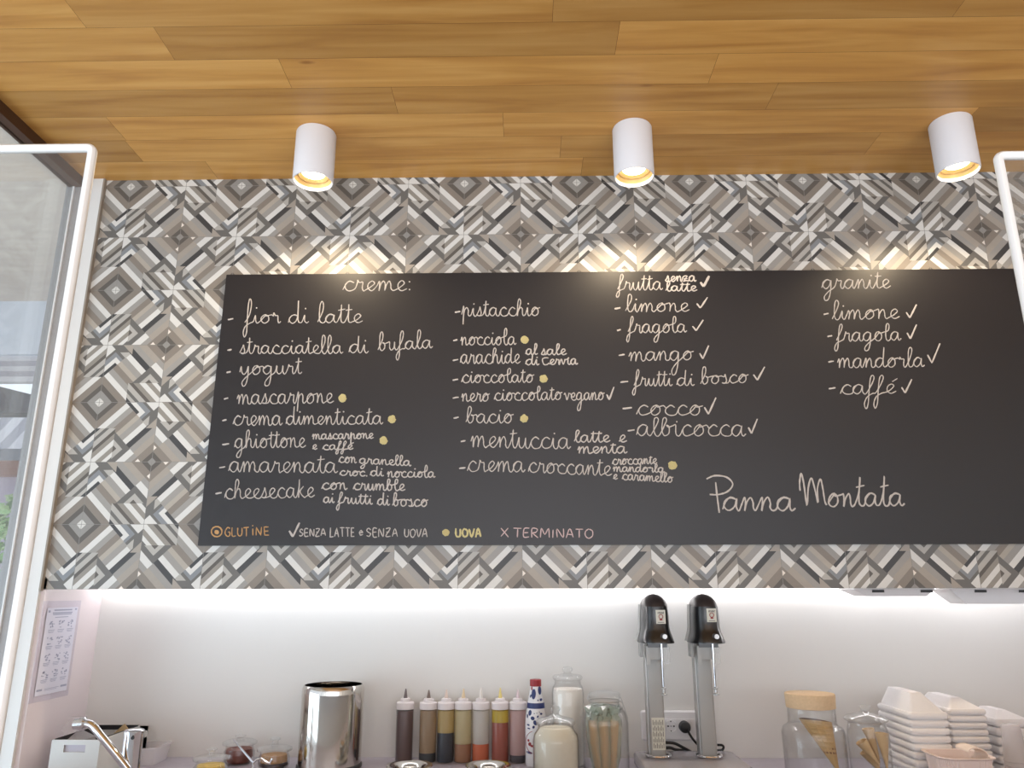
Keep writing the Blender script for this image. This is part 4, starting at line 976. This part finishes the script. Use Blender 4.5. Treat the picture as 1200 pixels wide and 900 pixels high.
# ---- stacks of foam tubs
def tub(pos, wx, dy, pitch, hump):
    x, y, z = pos; b = MB(); t = .003
    lip = .006
    def ring(e, zz, r): return [(q[0], q[1], zz) for q in rrect(x-wx/2+e, x+wx/2-e, y-dy/2+e, y+dy/2-e, r, 3)]
    rb_ = pitch*.80
    def hump_ring(e, zz): return [(q[0], q[1], zz) for q in rrect(x-wx/2+.022+e, x+wx/2-.050-e, y-dy/2+.026+e, y+dy/2-.03-e, .006, 3)]
    outer = [ring(.001, z, .008), ring(-.0015, z+rb_*.3, .009), ring(-.0015, z+rb_*.7, .009), ring(.002, z+rb_, .008), ring(lip, z+rb_*1.02, .008), hump_ring(0, z+hump)]
    inner = [hump_ring(t, z+hump-t), ring(lip+t, z+rb_*.9, .008), ring(lip+t, z, .008)]
    b.loft(outer+inner, cap=False)
    n = len(outer[0]); N = len(outer)
    b.f.append([(N-1)*n+k for k in range(n)]); b.m.append(0)         # closed top (the inner skin closes just below)
    b.f.append([N*n+k for k in range(n)][::-1]); b.m.append(0)
    del_f = [f for f in b.f if len(f) == 4 and all((N-1)*n <= i < (N+1)*n for i in f)]
    for f in del_f: i = b.f.index(f); b.f.pop(i); b.m.pop(i)
    for k in range(n): k2 = (k+1) % n; b.f.append([(N+2)*n+k, (N+2)*n+k2, k2, k]); b.m.append(0)
    return obj('foam_tub', b, 'foam', smooth=40)
def tub_stack(px0, px1, yrim, Yf, pitch_px, dy, lab, group, hump):
    p0, p1 = atY(px0, yrim, Yf), atY(px1, yrim, Yf); wx = p1.x-p0.x; k = 1/ppm(p0); pitch = pitch_px*k*1.04
    n = max(2, round((p0.z-Z0)/pitch)); pitch = (p0.z-Z0)/n; x = (p0.x+p1.x)/2
    proto = None
    for i in range(n):
        z = Z0+.0004+i*pitch
        if proto is None: o = proto = tub((x, Yf+dy/2, z), wx, dy, pitch, hump)
        else: o = proto.copy(); C.collection.objects.link(o); o.location = (proto.location.x+random.uniform(-.001, .001), proto.location.y+random.uniform(-.001, .001), z)
        rank = ['tub, topmost', 'tub, second from the top', 'tub, third from the top', 'tub, fourth from the top', 'tub, fifth from the top', 'tub, sixth from the top', 'tub, seventh from the top', 'tub, eighth from the top', 'tub, ninth from the top', 'tub, tenth from the top', 'tub, eleventh from the top', 'tub, twelfth from the top', 'tub, thirteenth from the top', 'tub, fourteenth from the top'][n-1-i]
        tag(o, 'white foam %s of %s' % (rank, lab), 'tub', group)
tub_stack(1065, 1111, 833.5, 2.19, 8.2, .19, 'the stack beside the cone jar', 'foam tubs in the stack by the cone jar', .062)
tub_stack(1111, 1155, 829.5, 2.25, 7.4, .18, 'the stack behind the pink tray', 'foam tubs in the stack behind the pink tray', .040)
tub_stack(1166, 1208, 841, 2.30, 9.5, .14, 'the far right stack', 'foam tubs at the far right', .040)
# nested clear cups at the right edge
def cups(px, ytop, Y, hw, lab, n=9):
    proto = None
    top = atY(px, ytop, Y); k = 1/ppm(top); r = hw*k; step = (top.z-Z0-.088)/(n-1)
    for i in range(n):
        z = Z0+.0005+i*step
        if proto is None:
            prof = [(r, z), (r*1.04, z+.002), (r, z+.004), (r*.78, z+.086), (r*.74, z+.088), (0, z+.088), (0, z+.0868), (r*.74, z+.0868), (r*.765, z+.085), (r*.98, z+.002), (r*.98, z)]
            o = proto = obj('plastic_cup', MB().lathe((top.x, Y), prof, 32), 'cup')
        else: o = proto.copy(); C.collection.objects.link(o); o.location = (proto.location.x, proto.location.y, z)
        tag(o, 'clear cup, %s in the upturned nest at the right edge' % ['lowest', 'second from below', 'third from below', 'middle', 'third from the top', 'second from the top', 'topmost'][i], 'cup', 'nested plastic cups ' + lab)
cups(1184, 849, 2.14, 12.5, 'at the right edge by the pink tray', 7)

# ---- pink pleated tray with a rolled wafer
def tray():
    Y = 2.06; a, c = atY(1106, 890, Y), atY(1172, 891, Y); z1 = (a.z+c.z)/2; z0 = Z0+.0004
    cx, w, dy = (a.x+c.x)/2, (c.x-a.x), .13
    n = 96
    def ring(z, s, pl):
        out = []
        for j in range(n):
            t = 2*math.pi*j/n; ct, st = math.cos(t), math.sin(t)
            x = (abs(ct)**.45)*(1 if ct >= 0 else -1)*w/2*s; y = (abs(st)**.45)*(1 if st >= 0 else -1)*dy/2*s
            m = 1+pl*(1 if j % 2 else -1); out.append((cx+x*m, Y+dy/2+y*m, z))
        return out
    t = thing('pleated_tray', (cx, Y+dy/2, Z0), 'pale pink pleated tray in front of the foam tub stacks', 'tray')
    b = MB().loft([ring(z0, .80, .012), ring(z0+.01, .82, .014), ring(z1-.004, .93, .014), ring(z1, 1.04, .004), ring(z1+.002, 1.05, .002), ring(z1+.001, .90, .0), ring(z0+.012, .78, .0)])
    obj('tray_body', b, 'pink', t, smooth=0)
    ctr = atY(1137, 884, Y+.05)
    pts = []
    for j in range(26):
        f = j/25; th = -1.0+3.6*f; pts.append((ctr.x+.030*math.cos(th)*(1-.25*f), Y+.05, z1+.004+.018*math.sin(th)))
    b = MB(); rows = [[(p[0], p[1]-.03, p[2]) for p in pts], [(p[0], p[1]+.03, p[2]) for p in pts]]
    vs = rows[0]+rows[1]+[(p[0]*1, p[1], p[2]+.003) for p in rows[0]]+[(p[0], p[1], p[2]+.003) for p in rows[1]]
    m = len(pts); fs = []
    for j in range(m-1): fs += [(j, j+1, m+j+1, m+j), (2*m+j, 3*m+j, 3*m+j+1, 2*m+j+1), (j, 2*m+j, 2*m+j+1, j+1), (m+j, m+j+1, 3*m+j+1, 3*m+j)]
    fs += [(0, m, 3*m, 2*m), (m-1, 3*m-1, 4*m-1, 2*m-1)]
    b.add(vs, fs)
    tag(obj('curled_paper', b, mat('cream_paper', (238, 222, 208), .7)), 'curled cream paper lying in the pink pleated tray', 'paper')
tray()

# ---- steel lids sunk in the counter at the front
for px, lab in ((480, 'round steel pan cover with raised grip in front of the brown sauce bottle'), (572.5, 'round steel pan cover with raised grip in front of the orange sauce bottle')):
    Y = 2.16
    p = atY(px, 896, Y); k = 1/ppm(p); c = (p.x, Y); z1 = max(p.z, Z0+.03)
    s = thing('pan_cover', (p.x, Y, Z0), lab, 'cover', 'round steel pan covers')
    obj('lid_disc', MB().lathe(c, [(0, Z0+.0004), (.106, Z0+.0004), (.109, Z0+.004), (.107, Z0+.010), (.09, Z0+.013), (.03, Z0+.015), (0, Z0+.015)], 56), 'brushed', s)
    obj('grip', MB().lathe(c, [(0, Z0+.0152), (.038, Z0+.0152), (.040, Z0+.020), (.052, z1-.010), (27*k, z1-.003), (26.6*k, z1), (25*k, z1), (15*k, z1-.004), (12*k, z1-.010), (0, z1-.012)], 48), 'steel', s)

# ---- three squat candy jars on the left
JW = dict(t=.002)
def squat(px, Y, ylid, hwl, hwb, ykn, label, fillspec):
    kz = lambda py: py
    s, c = glass_jar('candy_jar', px, 898, Y, [(915, hwb*.72), (ylid+26, hwb*.8), (ylid+18, hwb), (ylid+9, hwb), (ylid+4, hwl*.80), (ylid+1.5, hwl*.80)], label,
          [(ylid+1.5, hwl*.78), (ylid, hwl), (ylid-2.5, hwl), (ylid-4.5, hwl*.8), (ylid-5.5, 4), (ykn+4, 3.4), (ykn+2.5, 6), (ykn+1, 6.2), (ykn, 3), (ykn-.2, 0)])
    zt = Z0+.004; prev = None
    for i, (ya, hw, m, nm) in enumerate(fillspec):
        z1 = max(atY(px, ya, Y).z, zt+.004); r = hw/ppm(Vector((c[0], Y, z1)))
        r0 = r*.78 if i == 0 else r
        obj(nm, MB().lathe(c, [(0, zt), (r0, zt), (r, zt+(z1-zt)*.4), (r*.96, z1), (0, z1+.001)], 36), m, s); zt = z1+.0012
    return s, c
mix = mat('mixed_sprinkles', (206, 176, 84), .6, noise=.55, nscale=70)
squat(247, 2.26, 890, 20.5, 20, 876, 'squat glass jar of yellow and green sweets, nearest at left', [(896, 16, mix, 'sweets')])
squat(279, 2.41, 871.5, 19.5, 17.5, 860.5, 'squat glass jar of red brown sweets at the back', [(877, 15.5, mat('redbrown_sweets', (118, 58, 44), .5, noise=.3, nscale=60), 'sweets')])
squat(320.5, 2.35, 879, 20, 18, 864, 'squat glass jar of dark sauce with tan crumbs beside the steel canister', [(893, 16.5, mat('dark_sauce', (52, 30, 32), .3), 'sauce'), (884, 15, mat('tan_crumbs', (172, 132, 88), .8, noise=.3, nscale=90), 'crumbs')])
# tongs leaning over the jars
b = MB(); Yt = 2.20
q = lambda px, py, y=Yt: atY(px, py, y)
b.tube([q(274, 867, 2.27), q(284, 879, 2.24), q(297, 894)], [.0022, .0028, .003], 8)
b.tube([q(297, 894), q(301, 890), q(306, 889), q(311, 893), q(316, 894.5), q(319, 889)], .003, 8)
b.tube([q(297, 894), q(296, 902, 2.18), q(300, 912, 2.17)], .003, 8)
tag(obj('serving_tongs', b, 'chrome'), 'thin bent metal tongs leaning over the red brown sweets jar', 'tongs')

# ---- sink corner: bin, faucet, clear box
def sink_corner():
    yf = 2.215
    a = atY(61, 867, yf); zt = a.z; x0 = max(a.x, XS+.004); yb = atZ(161, 850.5, zt).y
    xr = atY(117.5, 867, yf).x; zb = Z0+.0004; t = .004
    s = thing('storage_bin', ((x0+xr)/2, (yf+yb)/2, Z0), 'pale grey open storage bin in the left corner', 'bin')
    b = MB()
    hx0, hx1 = atY(74.5, 877, yf).x, atY(100, 877, yf).x; hz0, hz1 = atY(87, 881.5, yf).z, atY(87, 873, yf).z
    def wall_hole(y0, y1, mi):
        for (xa, xb_, za, ze) in ((x0, hx0, zb, zt), (hx1, xr, zb, zt), (hx0, hx1, zb, hz0), (hx0, hx1, hz1, zt)): b.box((xa, y0, za), (xb_, y1, ze), mi)
    wall_hole(yf, yf+t, 0)
    hx0, hx1 = hx0+.02, hx1+.06
    wall_hole(yb-t, yb, 0)
    b.box((x0, yf+t, zb), (x0+t, yb-t, zt)); b.box((xr-t, yf+t, zb), (xr, yb-t, zt)); b.box((x0+t, yf+t, zb), (xr-t, yb-t, zb+t))
    obj('bin_body', b, 'bin', s, smooth=0)
    li = MB(); e = t+.0006
    li.box((x0+e, yb-e-.0012, hz1+.003), (xr-e, yb-e, zt+.003)).box((x0+e, yb-e-.0012, zb+e), (xr-e, yb-e, hz0-.002)).box((xr-e-.0012, yf+e, zb+e), (xr-e, yb-e-.0016, zt+.002)).box((x0+e, yf+e, zb+e), (x0+e+.0012, yb-e-.0016, zt+.002)).box((x0+e, yf+e, zb+e), (xr-e, yb-e, zb+e+.001))
    obj('bin_lining', li, 'binin', s, 'black lining', smooth=0)
    obj('handle_recess', MB().box((hx0-.022, yf+t+.0006, hz0-.004), (hx1-.055, yf+t+.002, hz1+.004)), mat('handle_lavender', (186, 182, 192), .6), s, 'lavender grey recessed handle slot', smooth=0)  # pale lavender plate added to fill the slot cut in the front wall
    # contents
    p0, p1 = atY(130, 873, 2.36), atY(150, 855, 2.36); d = (p1-p0).normalized(); nrm = Vector((-d.z, 0, d.x))*.020
    b = MB(); p0 = p0-d*.05
    p0.z = max(p0.z, Z0+.012)
    b.loft([[p0-nrm, p0+nrm, p0+nrm+Vector((0, .006, 0)), p0-nrm+Vector((0, .006, 0))], [p1-nrm, p1+nrm, p1+nrm+Vector((0, .006, 0)), p1-nrm+Vector((0, .006, 0))]])
    tag(obj('cardboard_strip', b, 'cardboard', smooth=0), 'strip of brown cardboard leaning in the storage bin', 'cardboard')
    a0, a1 = atY(70, 868, 2.30), atY(98, 868, 2.30); c0, c1 = atY(84, 840, 2.34), atY(101, 840, 2.34)
    zl = Z0+.008
    b = MB().loft([[(max(a0.x, x0+.012), 2.26, zl), (a1.x, 2.26, zl), (a1.x, 2.38, zl), (max(a0.x, x0+.012), 2.38, zl)], [(max(a0.x, x0+.012), 2.27, a0.z+.004), (a1.x-.004, 2.27, a0.z), (a1.x-.004, 2.37, a0.z), (max(a0.x, x0+.012), 2.37, a0.z+.004)], [(c0.x-.012, 2.32, a0.z+.02), (c1.x-.014, 2.32, a0.z+.02), (c1.x-.014, 2.355, a0.z+.02), (c0.x-.012, 2.355, a0.z+.02)], [(c0.x, 2.335, c0.z), (c1.x, 2.335, c0.z), (c1.x, 2.345, c0.z), (c0.x, 2.345, c0.z)]])
    tag(obj('paper_bag', b, 'cup', smooth=20), 'translucent white bag sticking out of the storage bin behind the faucet', 'bag')
    # faucet
    Yf = 2.06
    c, pr = lathe_px(151.5, 905, Yf, [(930, 13), (918, 12.4), (906, 11.2), (862, 10.6), (858, 11.3), (856, 11.3), (854.5, 9.5), (853.5, 4)])
    pr = [(r, max(z, Z0+.0004)) for r, z in pr]; pr[0] = (pr[0][0]*1.3, Z0+.0004)
    f = thing('faucet', (c[0], c[1], Z0), 'chrome sink faucet with slanted spout at the left corner', 'faucet')
    obj('faucet_body', MB().lathe(c, [(0, pr[0][1])]+pr+[(0, pr[-1][1]+.0005)], 40), 'chrome', f)
    e = [atY(150, 902, Yf-.03), atY(136, 884, Yf-.035), atY(118, 862, Yf-.04), atY(110, 852, Yf-.04), atY(104, 848.5, Yf-.04), atY(98, 848, Yf-.04)]
    obj('spout', MB().tube([Vector(v) for v in catmull(e, 6)], .0095, 14), 'chrome', f)
    n0, n1 = atY(101, 848, Yf-.04), atY(88, 848.5, Yf-.04)
    obj('aerator', MB().tube([n0, n0.lerp(n1, .15), n0.lerp(n1, .5), n0.lerp(n1, .52), n1], [.0095, .015, .0155, .0135, .0135], 16), 'chrome', f)
    dp = atY(155, 865, Yf-.027)
    obj('indicator_dot', MB().loft([[(dp.x+.004*math.cos(t), Yf-.0262-d, dp.z+.004*math.sin(t)) for t in [2*math.pi*j/14 for j in range(14)]] for d in (-.003, .0008)]), 'rubber', f, 'small dark dot')
    # clear box beyond the faucet
    g0, g1 = atY(167, 890, 2.42), atY(192, 873, 2.42)
    gz = Z0+.0004
    cb = thing('clear_box', ((g0.x+g1.x)/2, 2.42, Z0), 'low clear plastic box behind the faucet', 'box')
    b = MB(); ro = lambda e, z: [(p[0], p[1], z) for p in rrect(g0.x-.05+e, g1.x-e, 2.37+e, 2.475-e, .01, 3)]
    b.loft([ro(.006, gz), ro(0, g1.z-.004), ro(-.003, g1.z-.004), ro(-.003, g1.z), ro(.002, g1.z), ro(.008, gz+.002)])
    obj('box_body', b, 'cup', cb)
sink_corner()

# ---- instruction sheet on the side wall
def poster():
    X = XS+.0006
    P = lambda px, py: atX(px, py, X)
    tl, tr, bl, brr = P(49, 704), P(96, 704), P(34, 826), P(78, 814)
    y0, y1 = (tl.y+bl.y)/2, (tr.y+brr.y)/2; z1, z0 = (tl.z+tr.z)/2, (bl.z+brr.z)/2
    s = thing('instruction_sheet', (X, (y0+y1)/2, z0), 'printed instruction sheet in a clear sleeve on the left side wall', 'poster')
    obj('sleeve', MB().box((X, y0, z0), (X+.0012, y1, z1)), 'sleeve', s, smooth=0)
    a0, a1 = y0+(y1-y0)*.12, y0+(y1-y0)*.93; b0, b1 = z0+(z1-z0)*.06, z0+(z1-z0)*.93
    sh = obj('sheet', MB().box((X+.0014, a0, b0), (X+.0018, a1, b1)), 'paper', s, smooth=0)
    b = MB(); xa, xb = X+.0017, X+.0023
    f = lambda u: a0+(a1-a0)*u
    g = lambda v: b1-(b1-b0)*v
    rnd = random.Random(9)
    def bar(u0, u1, v0, v1): b.box((xa, f(u0), g(v1)), (xb, f(u1), g(v0)))
    bar(.22, .80, .022, .038); bar(.18, .82, .055, .068); bar(.20, .80, .074, .086); bar(.28, .7, .11, .118); bar(.04, .1, .03, .055); bar(.9, .96, .015, .035)
    for r in range(4):
        for c in range(3):
            u, v = .12+.30*c, .15+.19*r
            for k in range(9):
                uu, vv = u+rnd.uniform(0, .17), v+rnd.uniform(0, .08); bar(uu, uu+rnd.uniform(.02, .06), vv, vv+rnd.uniform(.006, .02))
            bar(u, u+.2, v+.108, v+.114); bar(u, u+.18, v+.124, v+.129); bar(u+.02, u+.16, v+.138, v+.143)
    bar(.04, .2, .93, .952); bar(.78, .97, .925, .947); bar(.28, .72, .935, .94); bar(.28, .66, .95, .954)
    obj('print', b, 'ink', sh, 'rows of small blue grey pictograms', smooth=0)
poster()

# ---- white boxes hanging under the bulkhead at the right
def hanging(px0, px1, ylow, slope, lab, clips):
    Yf = 2.30; z1 = PB+.0195
    zl = atY((px0+px1)/2, ylow, Yf).z
    xa, xb = atY(px0, 690, Yf).x, atY(px1, 690, Yf).x
    s = thing('hanging_box', ((xa+xb)/2, Yf+.05, z1), lab, 'box', 'boxes under the bulkhead')
    sl = slope/ppm(Vector((xa, Yf, zl)))
    zt = PB-.003
    b = MB().loft([[(xa+sl, Yf+.012, zl), (xb-sl*.5, Yf+.012, zl), (xb-sl*.5, Yf+.10, zl), (xa+sl, Yf+.10, zl)], [(xa, Yf, zt), (xb, Yf, zt), (xb, Yf+.11, zt), (xa, Yf+.11, zt)], [(xa, Yf, z1), (xb, Yf, z1), (xb, Yf+.11, z1), (xa, Yf+.11, z1)]])
    obj('box_body', b, 'white', s, smooth=0)
    for c0, c1 in clips:
        p0, p1 = atY(c0, 691.3, Yf-.004), atY(c1, 694.3, Yf-.004)
        obj('clip', MB().box((p0.x, Yf-.006, p1.z), (p1.x, Yf+.003, p0.z)), 'dark', s, 'dark clip', smooth=0)
hanging(1001, 1095, 698.8, 16, 'white tapered box with dark clips under the bulkhead, left of two', ((1023, 1036), (1080, 1093)))
hanging(1113, 1240, 707.8, 20, 'larger white tapered box under the bulkhead at the right edge', ((1143, 1156), (1195, 1207)))
